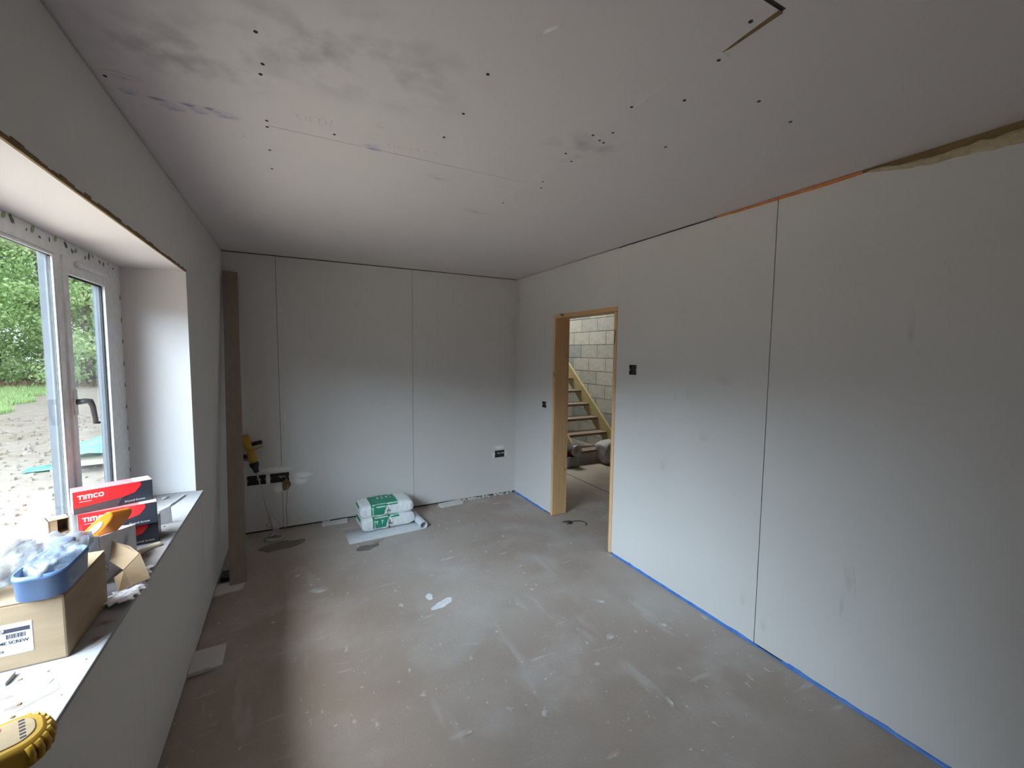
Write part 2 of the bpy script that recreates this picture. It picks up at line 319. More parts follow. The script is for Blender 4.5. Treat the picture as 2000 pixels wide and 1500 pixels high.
# ------------------------------------------------------------------ mesh helpers
class MB:
    def __init__(s): s.v, s.f, s.mi, s.sm = [], [], [], []
    def add(s, vs, fs, mi=0, smooth=False):
        o = len(s.v); s.v += [tuple(v) for v in vs]
        for f in fs: s.f.append([i + o for i in f]); s.mi.append(mi); s.sm.append(smooth)
        return s
    def box(s, x0, x1, y0, y1, z0, z1, mi=0):
        v = [(x0, y0, z0), (x1, y0, z0), (x1, y1, z0), (x0, y1, z0), (x0, y0, z1), (x1, y0, z1), (x1, y1, z1), (x0, y1, z1)]
        return s.add(v, [(0, 3, 2, 1), (4, 5, 6, 7), (0, 1, 5, 4), (1, 2, 6, 5), (2, 3, 7, 6), (3, 0, 4, 7)], mi)
    def beam(s, a, b, up, w, h, mi=0):
        # box from a to b; w across, h along 'up'
        a, b = Vector(a), Vector(b); d = (b - a).normalized(); sd = d.cross(Vector(up)).normalized(); u = sd.cross(d)
        v = []
        for q in (a, b):
            for (i, j) in ((-1, -1), (1, -1), (1, 1), (-1, 1)): v.append(q + sd * (i * w / 2) + u * (j * h / 2))
        return s.add(v, [(0, 1, 2, 3), (7, 6, 5, 4), (0, 4, 5, 1), (1, 5, 6, 2), (2, 6, 7, 3), (3, 7, 4, 0)], mi)
    def prism(s, poly, d, mi=0, mside=None):
        # poly: 3D points, extruded by vector d
        n = len(poly); d = Vector(d)
        v = [Vector(q) for q in poly] + [Vector(q) + d for q in poly]
        s.add(v, [tuple(range(n))[::-1], tuple(range(n, 2 * n))], mi)
        o = len(s.v) - 2 * n
        for i in range(n):
            j = (i + 1) % n
            s.f.append([o + i, o + j, o + n + j, o + n + i]); s.mi.append(mi if mside is None else mside); s.sm.append(False)
        return s
    def tube(s, pts, r, n=10, mi=0, cap=True):
        pts = [Vector(q) for q in pts]; rs = r if isinstance(r, (list, tuple)) else [r] * len(pts)
        v, f = [], []; ref = None
        for i, q in enumerate(pts):
            d = (pts[min(i + 1, len(pts) - 1)] - pts[max(i - 1, 0)])
            d = d.normalized() if d.length > 1e-9 else Vector((0, 0, 1))
            if ref is None: ref = Vector((0, 0, 1)) if abs(d.z) < 0.9 else Vector((1, 0, 0))
            a = d.cross(ref).normalized(); b = d.cross(a).normalized(); ref = b.cross(d) if False else ref
            for k in range(n):
                t = 2 * PI * k / n
                v.append(q + (a * math.cos(t) + b * math.sin(t)) * rs[i])
        for i in range(len(pts) - 1):
            for k in range(n):
                l = (k + 1) % n
                f.append((i * n + k, i * n + l, (i + 1) * n + l, (i + 1) * n + k))
        s.add(v, f, mi, True)
        if cap:
            o = len(s.v) - len(v); m_ = len(pts)
            s.f.append([o + k for k in range(n)][::-1]); s.mi.append(mi); s.sm.append(False)
            s.f.append([o + (m_ - 1) * n + k for k in range(n)]); s.mi.append(mi); s.sm.append(False)
        return s
    def ribbon(s, pts, w, nrm, mi=0, th=0.0004):
        # a flat stroke of width w on the plane with normal nrm
        nrm = Vector(nrm).normalized(); pts = [Vector(q) for q in pts]
        L = []
        for i, q in enumerate(pts):
            d = (pts[min(i + 1, len(pts) - 1)] - pts[max(i - 1, 0)]).normalized()
            sd = d.cross(nrm).normalized() * (w / 2)
            L.append((q + sd, q - sd))
        for i in range(len(L) - 1):
            s.add([L[i][0], L[i][1], L[i + 1][1], L[i + 1][0]], [(0, 1, 2, 3)], mi)
        return s
    def xf(s, mat):
        s.v = [tuple(mat @ Vector(q)) for q in s.v]; return s
    def build(s, name, mats, parent=None, bevel=0, seg=2, subsurf=0, shift=None, recalc=True):
        me = bpy.data.meshes.new(name)
        vs = s.v if shift is None else [(q[0] - shift[0], q[1] - shift[1], q[2] - shift[2]) for q in s.v]
        me.from_pydata(vs, [], s.f)
        if not isinstance(mats, (list, tuple)): mats = [mats]
        for m in mats: me.materials.append(m)
        for p, i, sm in zip(me.polygons, s.mi, s.sm): p.material_index = i; p.use_smooth = sm
        me.update()
        if recalc:
            bm = bmesh.new(); bm.from_mesh(me); bmesh.ops.recalc_face_normals(bm, faces=bm.faces); bm.to_mesh(me); bm.free()
        o = bpy.data.objects.new(name, me); C.objects.link(o)
        if parent is not None: o.parent = parent
        if bevel:
            b = o.modifiers.new('edge', 'BEVEL'); b.width = bevel; b.segments = seg; b.limit_method = 'ANGLE'; b.angle_limit = 0.6
        if subsurf:
            b = o.modifiers.new('smooth', 'SUBSURF'); b.levels = subsurf; b.render_levels = subsurf
        return o

def tag(o, label=None, cat=None, group=None, kind=None):
    if label: o['label'] = label
    if cat: o['category'] = cat
    if group: o['group'] = group
    if kind: o['kind'] = kind
    return o

def thing(name, label, cat, loc=(0, 0, 0), rz=0, group=None):
    o = bpy.data.objects.new(name, None); C.objects.link(o)
    o.empty_display_size = 0.05
    o.location = loc; o.rotation_euler = (0, 0, rz)
    return tag(o, label, cat, group)

def copy_tree(o, parent=None):
    c = o.copy(); C.objects.link(c)
    if parent is not None: c.parent = parent
    for ch in [q for q in list(o.children)]: copy_tree(ch, c)
    return c

def structure(name, mb, mats, **k):
    return tag(mb.build(name, mats, **k), kind='structure')

def bumpy(mb_or_obj, amount, seed=0, scale=8.0):
    from mathutils import noise
    me = mb_or_obj.data
    for v in me.vertices:
        d = noise.noise_vector(v.co * scale + Vector((seed, seed * 2, 0)))
        v.co += d * amount
    me.update()

# room numbers (metres)
XL, XR, YF, YB, ZC = -0.498, 2.2157, 4.1886, -1.0, 2.4
BT = 0.0125                                   # board thickness
XW = -0.767                                   # inner face of the window frame
WY0, WY1, WZ0, WZ1 = 0.95, 2.826, 0.817, 2.008  # window opening
DY0, DY1, DZ = 2.526, 3.420, 1.957            # door opening
HX = 2.372                                    # hall side of the partition
STX, EY = 4.6, 7.6                            # blockwork hall walls

# ------------------------------------------------------------------ floor and ceiling
fl = structure('floor', MB().box(-0.812, 4.75, YB - 0.2, EY + 0.15, -0.3, 0.0), M['floor'])
def blob(name, cx, cy, z, rx, ry, rot, mat, parent, n=22, jag=0.25, th=0.0015, seed=0, normal='z'):
    rnd = random.Random(seed); ph = [rnd.uniform(0, 6.28) for _ in range(4)]
    pts = []
    for k in range(n):
        t = 2 * PI * k / n
        r = 1 + jag * (0.5 * math.sin(2 * t + ph[0]) + 0.3 * math.sin(3 * t + ph[1]) + 0.3 * math.sin(5 * t + ph[2]) + 0.2 * math.sin(7 * t + ph[3]))
        x, y = r * rx * math.cos(t), r * ry * math.sin(t)
        pts.append((x * math.cos(rot) - y * math.sin(rot), x * math.sin(rot) + y * math.cos(rot), 0))
    b = MB().prism(pts, (0, 0, th))
    o = b.build(name, mat, parent)
    ez = (seed % 11) * 0.00005
    o.location = (cx - (ez if normal == '-x' else 0) + (ez if normal == '+x' else 0), cy - (ez if normal == '-y' else 0), z + (ez if normal == 'z' else 0) - (ez if normal == '-z' else 0))
    if normal == '-z': o.rotation_euler = (PI, 0, 0)
    if normal == '-y': o.rotation_euler = (PI / 2, 0, 0)
    if normal == '-x': o.rotation_euler = (PI / 2, 0, -PI / 2)
    if normal == '+x': o.rotation_euler = (PI / 2, 0, PI / 2)
    return o
blob('plaster_splash', 0.802, 2.474, 0, 0.075, 0.034, 0.35, M['paint'], fl, seed=1)
blob('plaster_splash', 0.748, 2.585, 0, 0.022, 0.036, 0.1, M['paint'], fl, seed=2)
blob('plaster_splash', 0.115, 2.985, 0, 0.07, 0.045, -0.5, M['st_white'], fl, seed=3)
blob('plaster_splash', -0.01, 3.25, 0, 0.03, 0.02, -0.2, M['st_white'], fl, seed=5)
for i, (x, y, a, b_, r) in enumerate([(1.55, 1.75, .035, .02, .3), (1.5, 1.28, .03, .012, 1.2), (1.0, 1.1, .03, .012, .8), (1.72, 2.05, .05, .012, -.9), (1.35, 1.62, .02, .012, 0), (0.62, 1.55, .02, .012, .6), (1.9, 1.7, .05, .012, -1.0), (0.25, 2.0, .012, .01, 0)]):
    blob('plaster_splash', x, y, 0, a, b_, r, M['st_white'], fl, seed=20 + i)
blob('dark_floor_mark', 0.50, 3.49, 0, 0.085, 0.055, 0.3, M['darkmark'], fl, seed=7)  # dark drip stain in front of the sacks
blob('dark_floor_mark', 0.585, 3.56, 0, 0.075, 0.025, 0.5, M['st_brownf'], fl, seed=8)
blob('dark_floor_mark', -0.12, 3.83, 0, 0.16, 0.085, 0.25, M['darkmark'], fl, seed=9)  # darker patch of floor around the mixer paddle
MB().box(3.172, 3.182, 2.2, EY, -0.001, 0.0012).build('floor_joint', M['void'], fl)

ce = structure('ceiling', MB().box(-0.812, HX, YB - 0.2, YF + 0.15, ZC + BT, ZC + 0.25), M['void'])
g = 0.0012
CB = 1.040                                     # the taped long joint
def ceiling_board(x0, x1, y0, y1):
    return MB().box(x0, x1, y0, y1, ZC, ZC + BT).build('plasterboard', M['ceil'], ce)
boards = [ceiling_board(XL - 0.02, -0.0595, YB, YF), ceiling_board(-0.0595, CB - .0005, 1.811 + g, 2.98), ceiling_board(-0.0595, CB - .0005, 2.9804, YF),
          ceiling_board(-0.0595, CB - .0005, 0.648, 1.811 - g), ceiling_board(-0.0595, CB - .0005, YB, 0.637), ceiling_board(CB, XR + 0.02, YB, 1.45), ceiling_board(CB, XR + .02, 1.4504, YF)]
MB().box(XL, CB - .0005, 0.6372, 0.6478, ZC + .0015, ZC + .004).build('dark_joint_strip', M['void'], ce)  # near-black strip painting the shade inside the open gap
MB().box(-0.0595, 0.64, 1.8102, 1.8118, ZC + .0004, ZC + .002).build('dark_joint_strip', M['foam_brown'], ce)  # brown strip set in the hairline joint to paint it darker
def screw_at(x, y, dark=True):
    b = MB()
    n = 8
    pts = [(x + 0.0055 * math.cos(2 * PI * k / n), y + 0.0055 * math.sin(2 * PI * k / n), ZC - 0.0008) for k in range(n)]
    b.prism(pts, (0, 0, 0.003))
    host = boards[0]
    for bd in boards:
        xs = [v.co.x for v in bd.data.vertices]; ys = [v.co.y for v in bd.data.vertices]
        if min(xs) <= x <= max(xs) and min(ys) <= y <= max(ys): host = bd
    b.build('screw_head', M['rubber'] if dark else M['greyprint'], host)
for q in [(-0.064, 1.308), (-0.056, 1.44), (-0.064, 1.494), (-0.062, 1.775), (-0.063, 1.822), (0.157, 1.763), (0.522, 1.179), (0.532, 1.404), (0.524, 1.587), (1.098, 1.829), (1.066, 1.762), (1.026, 2.104), (0.999, 1.476), (1.059, 1.522), (1.005, 1.308), (1.057, 1.259), (1.05, 1.326), (1.076, 1.334), (1.003, 1.105), (1.124, 0.998), (1.055, 0.825), (1.003, 0.7), (1.335, 0.89), (1.546, 0.912), (1.308, 1.245), (-0.063, 2.022), (-0.063, 2.219), (-0.474, 1.723)]:
    screw_at(*q)
MB().prism([(CB - 0.012, 0.648, ZC - 0.0012), (CB + 0.004, 0.648, ZC - 0.0012), (CB + 0.002, 0.78, ZC - 0.0012), (CB - 0.004, 0.80, ZC - .0012), (CB - 0.008, 0.74, ZC - .0012)], (0, 0, 0.001)).build('torn_joint', M['foam_brown'], ce)
# long filled joint: a thin skim of pale tape along the seam
MB().box(CB - 0.03, CB + 0.03, 0.80, 3.6, ZC - 0.0006, ZC - 0.0001).build('jointing_tape', M['ceil'], ce)
for i, (x, y, a, b_, r, mt) in enumerate([(-0.366, 1.795, .030, .011, .1, 'st_ink'), (-0.335, 1.832, .042, .030, .2, 'st_inkpale'), (-0.283, 1.788, .032, .011, .15, 'st_ink'), (-0.262, 1.815, .036, .028, .15, 'st_inkpale'),
        (-0.220, 1.783, .034, .013, .2, 'st_ink'), (-0.190, 1.803, .052, .036, .35, 'st_inkpale'), (0.301, 1.795, .048, .028, 0, 'st_inkpale'), (0.306, 1.812, .040, .010, 0, 'st_ink'), (-.43, 1.70, .05, .02, .1, 'st_dirt'), (-.44, 1.79, .03, .02, .2, 'st_inkpale'),
        
        (0.62, 1.95, .10, .03, .2, 'st_dirt'), (.95, 2.3, .14, .04, .2, 'st_dirt'), (.30, 1.62, .03, .012, .6, 'st_dirt')]):
    blob('ceiling_mark', x, y, ZC - 0.0004, a, b_, r, M[mt], ce, th=0.0002, seed=40 + i, normal='-z')
blob('scrape_mark', 0.59, 0.95, ZC - 0.0004, .045, .005, 1.0, M['st_filler'], ce, th=0.0002, seed=77, normal='-z')

def scribble(strokes, x0, y0, w, h, rot=0.0, mat='pencil', width=0.003):
    b = MB(); ca, sa = math.cos(rot), math.sin(rot)
    for st in strokes:
        # ceiling is read from below: letter-space u goes along +x, v goes along -y
        pts = [(x0 + (u * w * ca + v * h * sa), y0 - (v * h * ca - u * w * sa), ZC - 0.0006) for u, v in st]
        b.ribbon(pts, width, (0, 0, -1))
    b.build('pencil_mark', M[mat], ce)
# pencilled setting-out notes beside the joint: "cim|" , "1 A" and a worn row
scribble([[(.16, .75), (.05, .6), (.05, .25), (.18, .1)], [(.3, .1), (.3, .7)], [(.42, .1), (.42, .75), (.55, .9), (.66, .75), (.66, .1)], [(.66, .75), (.78, .9), (.86, .7), (.86, .2)], [(1, 1), (1, .0)]], 0.025, 1.715, 0.115, 0.055)
scribble([[(0, 1), (0, 0)], [(.5, 0), (.7, 1), (.9, 0)], [(.58, .4), (.82, .4)]], -0.178, 1.96, 0.05, 0.028)
scribble([[(0, .9), (0, .2)], [(.12, .8), (.12, .2)], [(.2, .2), (.2, .7), (.27, .7), (.27, .2)], [(.35, .2), (.35, .8)], [(.45, .7), (.45, -.1)], [(.45, .7), (.53, .5), (.45, .3)], [(.6, .9), (.62, .2)], [(.75, .6), (.72, .3), (.8, .25), (.8, .6), (.75, .6)], [(.93, .8), (1, .7), (.93, .3), (1, .25)]], 0.355, 1.77, 0.19, 0.035, -0.15)

# ------------------------------------------------------------------ walls
def boardp(parent, mb): return mb.build('plasterboard', M['board'], parent)
GAPT = 0.007
# far wall
wf = structure('wall_far', MB().box(XL - 0.3, HX, YF + BT, YF + 0.14, -0.05, ZC + 0.1), M['void'])
def far_board(x0, x1, cut=()):
    zt, zb = ZC - GAPT, 0.016
    b = MB()
    if not cut: b.box(x0, x1, YF, YF + BT, zb, zt)
    else:
        xs = x0
        z0, z1 = cut[0][2], cut[0][3]
        b.box(x0, x1, YF, YF + BT, zb, z0); b.box(x0, x1, YF, YF + BT, z1, zt)
        for (a, c, _, _) in cut:
            if a - xs > 1e-4: b.box(xs, a, YF, YF + BT, z0, z1)
            xs = c
        if x1 - xs > 1e-4: b.box(xs, x1, YF, YF + BT, z0, z1)
    return boardp(wf, b)
far_board(XL - 0.01, -0.1185, [(-0.381, -0.240, 0.428, 0.512), (-0.207, -0.1185, 0.428, 0.512)])
far_board(-0.1155, 1.0535, [(-0.1155, -0.060, 0.428, 0.512)])
far_board(1.0565, XR + 0.01, [(1.966, 2.082, 0.424, 0.502)])
# left wall around the window
wl = structure('wall_left', MB().box(-0.812, XL - BT, YB - .1, WY0, -0.3, ZC + .1).box(-0.812, XL - BT, WY1 + BT, YF + .14, -0.3, ZC + .1)
               .box(-0.812, XL - BT, WY0, WY1 + BT, -0.3, WZ0 - BT).box(-0.812, XL - BT, WY0, WY1 + BT, WZ1 + BT, ZC + .1), M['brick'])
x0, x1 = XL - BT, XL
boardp(wl, MB().box(x0, x1, YB, WY0 - .001, 0.012, ZC - GAPT))
boardp(wl, MB().box(x0, x1, WY0, 2.9385, WZ1 + BT, ZC - GAPT))                 # lintel board
boardp(wl, MB().box(x0, x1, WY1 + .001, 2.9385, 0.014, WZ1 + BT - .0005))
boardp(wl, MB().box(x0, x1, 2.9405, YF, 0.016, ZC - GAPT))
boardp(wl, MB().box(x0, x1, WY0, 1.83, 0.010, WZ0 - BT))
boardp(wl, MB().box(x0, x1, 1.8304, WY1, 0.012, WZ0 - BT))
MB().box(XW - 0.043, XL + 0.001, WY0, WY1, WZ1, WZ1 + BT - .001).build('reveal_soffit', M['reveal'], wl)
MB().box(XW - 0.043, XL + 0.001, WY1, WY1 + BT, WZ0 - .001, WZ1).build('reveal_side', M['reveal'], wl)
MB().box(XW - 0.043, XL + 0.001, WY0 - BT, WY0, WZ0 - .001, WZ1).build('reveal_side', M['reveal'], wl)
MB().box(XL - BT + .0002, XL - BT + .002, YB, YF, ZC - .012, ZC).build('gap_shade_strip', M['void'], wl)  # dark strip painting the shade in the gap under the ceiling
MB().box(XL - BT + .0002, XL - BT + .002, YB, YF, 0, .018).build('gap_shade_strip', M['void'], wl)  # dark strip painting the shade in the gap above the floor
# metal/paper bead along the arris of the soffit
_b = MB()
rn = random.Random(2); yy = WY0
while yy < WY1:
    ln = rn.uniform(.02, .06); dz = rn.uniform(0.006, 0.014)
    _b.box(XL - 0.004, XL + 0.0025, yy, min(yy + ln, WY1 + .01), WZ1 - 0.002, WZ1 + dz); yy += ln
_b.build('torn_paper_edge', M['foam_brown'], wl)
# sill board
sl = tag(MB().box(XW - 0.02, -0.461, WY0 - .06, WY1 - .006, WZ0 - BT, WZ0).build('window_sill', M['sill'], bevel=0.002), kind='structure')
sl.name = 'trim_1'
for i, (x, y, a, b_, r, mt) in enumerate([(-.56, 1.27, .06, .035, .4, 'st_brown'), (-.53, 1.20, .03, .02, .2, 'st_brown'), (-.50, 1.56, .03, .05, .1, 'st_brown'), (-.49, 1.48, .02, .05, .1, 'st_brown'), (-.52, 2.02, .04, .09, 0, 'st_brown'),
                                          (-.50, 2.2, .03, .08, 0, 'st_brown'), (-.60, 1.33, .04, .03, 0, 'st_brown'), (-.58, 1.17, .05, .03, 0, 'st_brown'), (-.585, 1.31, .06, .04, .3, 'st_brown'), (-.60, 1.22, .05, .05, 0, 'st_brown')]):
    blob('dirt_mark', x, y, WZ0 + .0003, a, b_, r, M[mt], sl, th=0.0002, seed=90 + i)
_b = MB(); rn = random.Random(9)
for k in range(46):
    x, y = rn.uniform(-.70, -.48), rn.uniform(1.09, 1.38) if k < 30 else rn.uniform(1.9, 2.7)
    q = rn.uniform(.001, .003)
    _b.box(x - q, x + q, y - q, y + q * 1.5, WZ0, WZ0 + q)
tag(_b.build('sill_crumbs', M['foam_brown'], sl), kind='stuff')

# right wall with the doorway
wr = structure('wall_right', MB().box(XR + BT, HX - BT, YB - .1, DY0, -0.05, ZC + .1).box(XR + BT, HX - BT, DY1, YF + .14, -0.05, ZC + .1)
               .box(XR + BT, HX - BT, DY0, DY1, DZ, ZC + .1), M['void'])
def right_board(pts, holes=()):
    b = MB().prism([(XR, y, z) for y, z in pts], (BT, 0, 0)); return boardp(wr, b)
zt, zb = ZC - 0.005, 0.015
# panel nearest the corner, with a back box hole left of the door
SA = (3.532, 3.606, 1.049, 1.110)
boardp(wr, MB().box(XR, XR + BT, 3.4355, SA[0], zb, zt).box(XR, XR + BT, SA[1], YF - .001, zb, zt).box(XR, XR + BT, SA[0], SA[1], zb, SA[2]).box(XR, XR + BT, SA[0], SA[1], SA[3], zt))
boardp(wr, MB().box(XR, XR + BT, DY1, 3.4345, zb, zt))
boardp(wr, MB().box(XR, XR + BT, 2.5342, 3.4195, DZ + .0005, zt))
SB = (2.309, 2.383, 1.440, 1.513)
boardp(wr, MB().box(XR, XR + BT, 1.3475, SB[0], zb, zt - .004).box(XR, XR + BT, SB[1], DY0 - .0005, zb, zt - .004).box(XR, XR + BT, SB[0], SB[1], zb, SB[2]).box(XR, XR + BT, SB[0], SB[1], SB[3], zt - .004))
boardp(wr, MB().box(XR, XR + BT, DY0, 2.533, DZ + .0005, zt - .004))
rp = [(1.3435, zb), (1.3435, 2.387)]
rn = random.Random(5); yy = 1.25
edge = []
for k in range(60):
    y = 0.96 - k * 0.033
    z = 2.384 - 0.024 * min(1, (0.96 - y) / 0.12) - 0.070 * min(1, max(0, 0.96 - y) / 0.9) + rn.uniform(-.004, .004)
    edge.append((y, z))
rp += [(0.99, 2.386)] + edge + [(YB, 2.27), (YB, zb)]
right_board(rp)
b = MB()
pts = []
# fire-rated orange foam strip at the head of the boards
b.prism([(XR + .001, 1.70, 2.3905), (XR + .001, 1.55, 2.385), (XR + .001, 1.345, 2.384), (XR + .001, 1.15, 2.381), (XR + .001, 0.985, 2.384), (XR + .001, 0.985, 2.397), (XR + .001, 1.70, 2.398)], (-.004, 0, 0))
tag(b.build('foam_strip', M['orange_foam'], wr), 'orange foam sealing strip between the wall boards and the ceiling')
b = MB()
for k in range(len(edge) - 1):
    (ya, za), (yb_, zb_) = edge[k], edge[k + 1]
    ha = 0.016 + 0.034 * min(1, k / 12) + rn.uniform(-.003, .003)
    if k == 0: ha0 = 0.008
    r0 = ha0; r1 = ha; ha0 = ha
    for (fx, fz) in ((0, 0),):
        v = []
        for (y, z, h) in ((ya, za, r0), (yb_, zb_, r1)):
            for t in range(7):
                a = PI * t / 6 - PI / 2
                v.append((XR + 0.002 - 0.010 * math.cos(a), y, z - .004 + h / 2 + h / 2 * math.sin(a)))
        b.add(v, [(t, t + 1, 8 + t, 7 + t) for t in range(6)], 0, True)
o = tag(b.build('foam_bead', M['foam'], wr), 'lumpy beige foam bead over the board edge')
b = MB().prism([(XR + .004, 0.99, 2.397), (XR + .004, 0.96, 2.37), (XR + .004, 0.5, 2.29), (XR + .004, YB, 2.25), (XR + .004, YB, 2.41), (XR + .004, .99, 2.41)], (.02, 0, 0))
tag(b.build('foam_fill', M['foam_brown'], wr), 'dark brown foam filling the gap under the ceiling')
# blue membrane peeping out along the base
def membrane(y0, y1, seed, skip=()):
    rn = random.Random(seed); n = max(4, int((y1 - y0) / 0.05)); v = []; f = []
    for i in range(n + 1):
        y = y0 + (y1 - y0) * i / n
        out = 0.006 + rn.uniform(0, .005); h = 0.016 + rn.uniform(-.004, .006)
        for s_ in skip:
            if s_[0] < y < s_[1]: h, out = .005, .001
        v += [(XR + .003, y, h), (XR - out * .4, y, h * .8), (XR - out, y, 0.001)]
    for i in range(n):
        f += [(3 * i, 3 * i + 1, 3 * i + 4, 3 * i + 3), (3 * i + 1, 3 * i + 2, 3 * i + 5, 3 * i + 4)]
    b = MB().add(v, f, 0, True)
    tag(b.build('damp_membrane', M['blue'], wr, recalc=False), 'blue plastic membrane strip along the foot of the wall')
membrane(-0.9, 2.51, 3, [(1.17, 1.335)])
membrane(3.52, 4.18, 4)
# rubbed pencil and dirt scuffs on the boards
for i, (y, z, a, h, r) in enumerate([(.93, .60, .014, .10, .15), (.78, 1.72, .008, .10, .05), (.95, .47, .006, .10, -.1), (1.30, .15, .012, .05, 0), (1.42, .22, .012, .05, 0), (2.03, .85, .02, .05, 0), (1.95, 1.33, .006, .06, 0), (1.85, 1.36, .006, .08, 0), (1.72, 1.1, .03, .04, 0), (1.6, 1.45, .05, .03, .2)]):
    blob('scuff_mark', XR - .0004, y, z, a * 1.6, h, r, M['st_scuff'], wr, th=0.0002, seed=120 + i, normal='-x')
# back wall of the room behind the viewer
structure('wall_back', MB().box(-0.812, HX, YB - .12, YB, -0.05, ZC + .1), M['board'])

structure('added_overhang', MB().box(-1.22, -0.812, YB - .6, YF + .3, 2.50, 2.66), M['upvc'])  # unseen overhang added to cut steep sky light off the sill

# filler patches and smears on the far wall
for i, (x, z, a, h, r, mt) in enumerate([(-.17, .546, .20, .030, 0, 'st_filler'), (.035, .43, .085, .055, .35, 'st_filler'), (-.15, .37, .045, .055, 0, 'st_filler'), (.045, .475, .10, .035, -.25, 'st_filler'), (-.222, .47, .013, .05, 0, 'st_filler'), (2.02, .535, .085, .030, 0, 'st_filler'), (1.945, .46, .018, .05, 0, 'st_filler'), (2.10, .46, .014, .05, 0, 'st_filler'),
                                         (-.085, 1.96, .025, .05, 0, 'st_wallwhite'), (-.08, 1.02, .012, .09, 0, 'st_wallwhite')]):
    blob('filler_patch', x, YF - .0006, z, a, h, r, M[mt], wf, th=0.0003, seed=150 + i, normal='-y')
blob('chased_hole', -.085, YF - .001, .40, .032, .055, .05, M['foam_brown'], wf, seed=160, normal='-y', th=.0004)
_b = MB(); rn = random.Random(12)
for k in range(90):
    x = rn.uniform(1.5, 2.18) if k < 60 else rn.uniform(.20, .26); q = rn.uniform(.004, .012)
    y = YF - rn.uniform(-.012, .03)
    _b.box(x - q, x + q, y - q * .7, y + q * .7, 0, q * rn.uniform(.7, 1.6))
tag(_b.build('plaster_crumbs', M['gypsum'], wf), kind='stuff')

# electrical back boxes
def back_box(name, label, x0, x1, z0, z1, plane, group=None, cables=0, bright=False):
    # plane 'far' opens towards -y, plane 'right' opens towards -x ; x is x or y
    c = ((x0 + x1) / 2, YF, (z0 + z1) / 2) if plane == 'far' else (XR, (x0 + x1) / 2, (z0 + z1) / 2)
    t = thing(name, label, 'back box', c, 0 if plane == 'far' else -PI / 2, group)
    w, h, d, th = (x1 - x0) - .002, (z1 - z0) - .002, 0.035, 0.002
    m = M['galv'] if bright else M['boxdark']
    b = MB()
    b.box(-w / 2, w / 2, d - th, d, -h / 2, h / 2)
    b.box(-w / 2, -w / 2 + th, -.001, d, -h / 2, h / 2).box(w / 2 - th, w / 2, -.001, d, -h / 2, h / 2)
    b.box(-w / 2, w / 2, -.001, d, -h / 2, -h / 2 + th).box(-w / 2, w / 2, -.001, d, h / 2 - th, h / 2)
    b.build('box_shell', M['boxdark'], t)
    for s in (-1, 1):
        q = MB().box(s * w / 2 - .006 * (s > 0), s * w / 2 + .006 * (s < 0), 0.000, 0.004, -.007, .007).build('fixing_lug', M['galv'], t)
    for k in range(cables):
        a = (k - (cables - 1) / 2) * .028
        MB().tube([(a, d - .004, -.01), (a + .006, .012, .005), (a + .018, .004, .012), (a + .03, .006, -.006)], .0035, 8).build('cable_tail', M['whitecable'] if k % 2 == 0 else M['cable'], t)
    return t
back_box('back_box', 'dark double back box behind the drill, further from the sacks', -0.381, -0.240, 0.428, 0.512, 'far', cables=1)
back_box('back_box', 'dark double back box under the board joint, with ragged plaster around it', -0.207, -0.060, 0.428, 0.512, 'far', cables=2)
back_box('back_box', 'double back box with pale cable tails near the room corner', 1.966, 2.082, 0.424, 0.502, 'far', cables=3)
back_box('back_box', 'small square back box between the doorway and the room corner', SA[0], SA[1], SA[2], SA[3], 'right', cables=1)
back_box('back_box', 'square dark back box at switch height on the wide side of the doorway', SB[0], SB[1], SB[2], SB[3], 'right')

# ------------------------------------------------------------------ doorway lining
d1 = tag(bpy.data.objects.new('door_1', None), kind='structure'); C.objects.link(d1)
LT = 0.034
MB().box(XR - .004, HX + .004, DY1 - LT, DY1 - .0006, 0.004, DZ - LT).build('door_jamb', M['pine'], d1, bevel=.002)
MB().box(XR - .004, HX + .004, DY0 + .0006, DY0 + LT, 0.004, DZ - LT).build('door_jamb', M['pine'], d1, bevel=.002)
MB().box(XR - .004, HX + .004, DY0 + .0006, DY1 - .0006, DZ - LT, DZ - .0006).build('door_head', M['pine_y'], d1, bevel=.002)
tag(MB().box(XR - .012, XR + .02, DY0 + LT, DY0 + LT + .004, .004, .03).tube([(XR - .004, DY0 + LT + .003, .018), (XR - .004, DY0 + LT + .022, .018)], .008, 10).build('floor_bracket', M['steel'], d1), 'small steel bracket at the foot of the jamb')

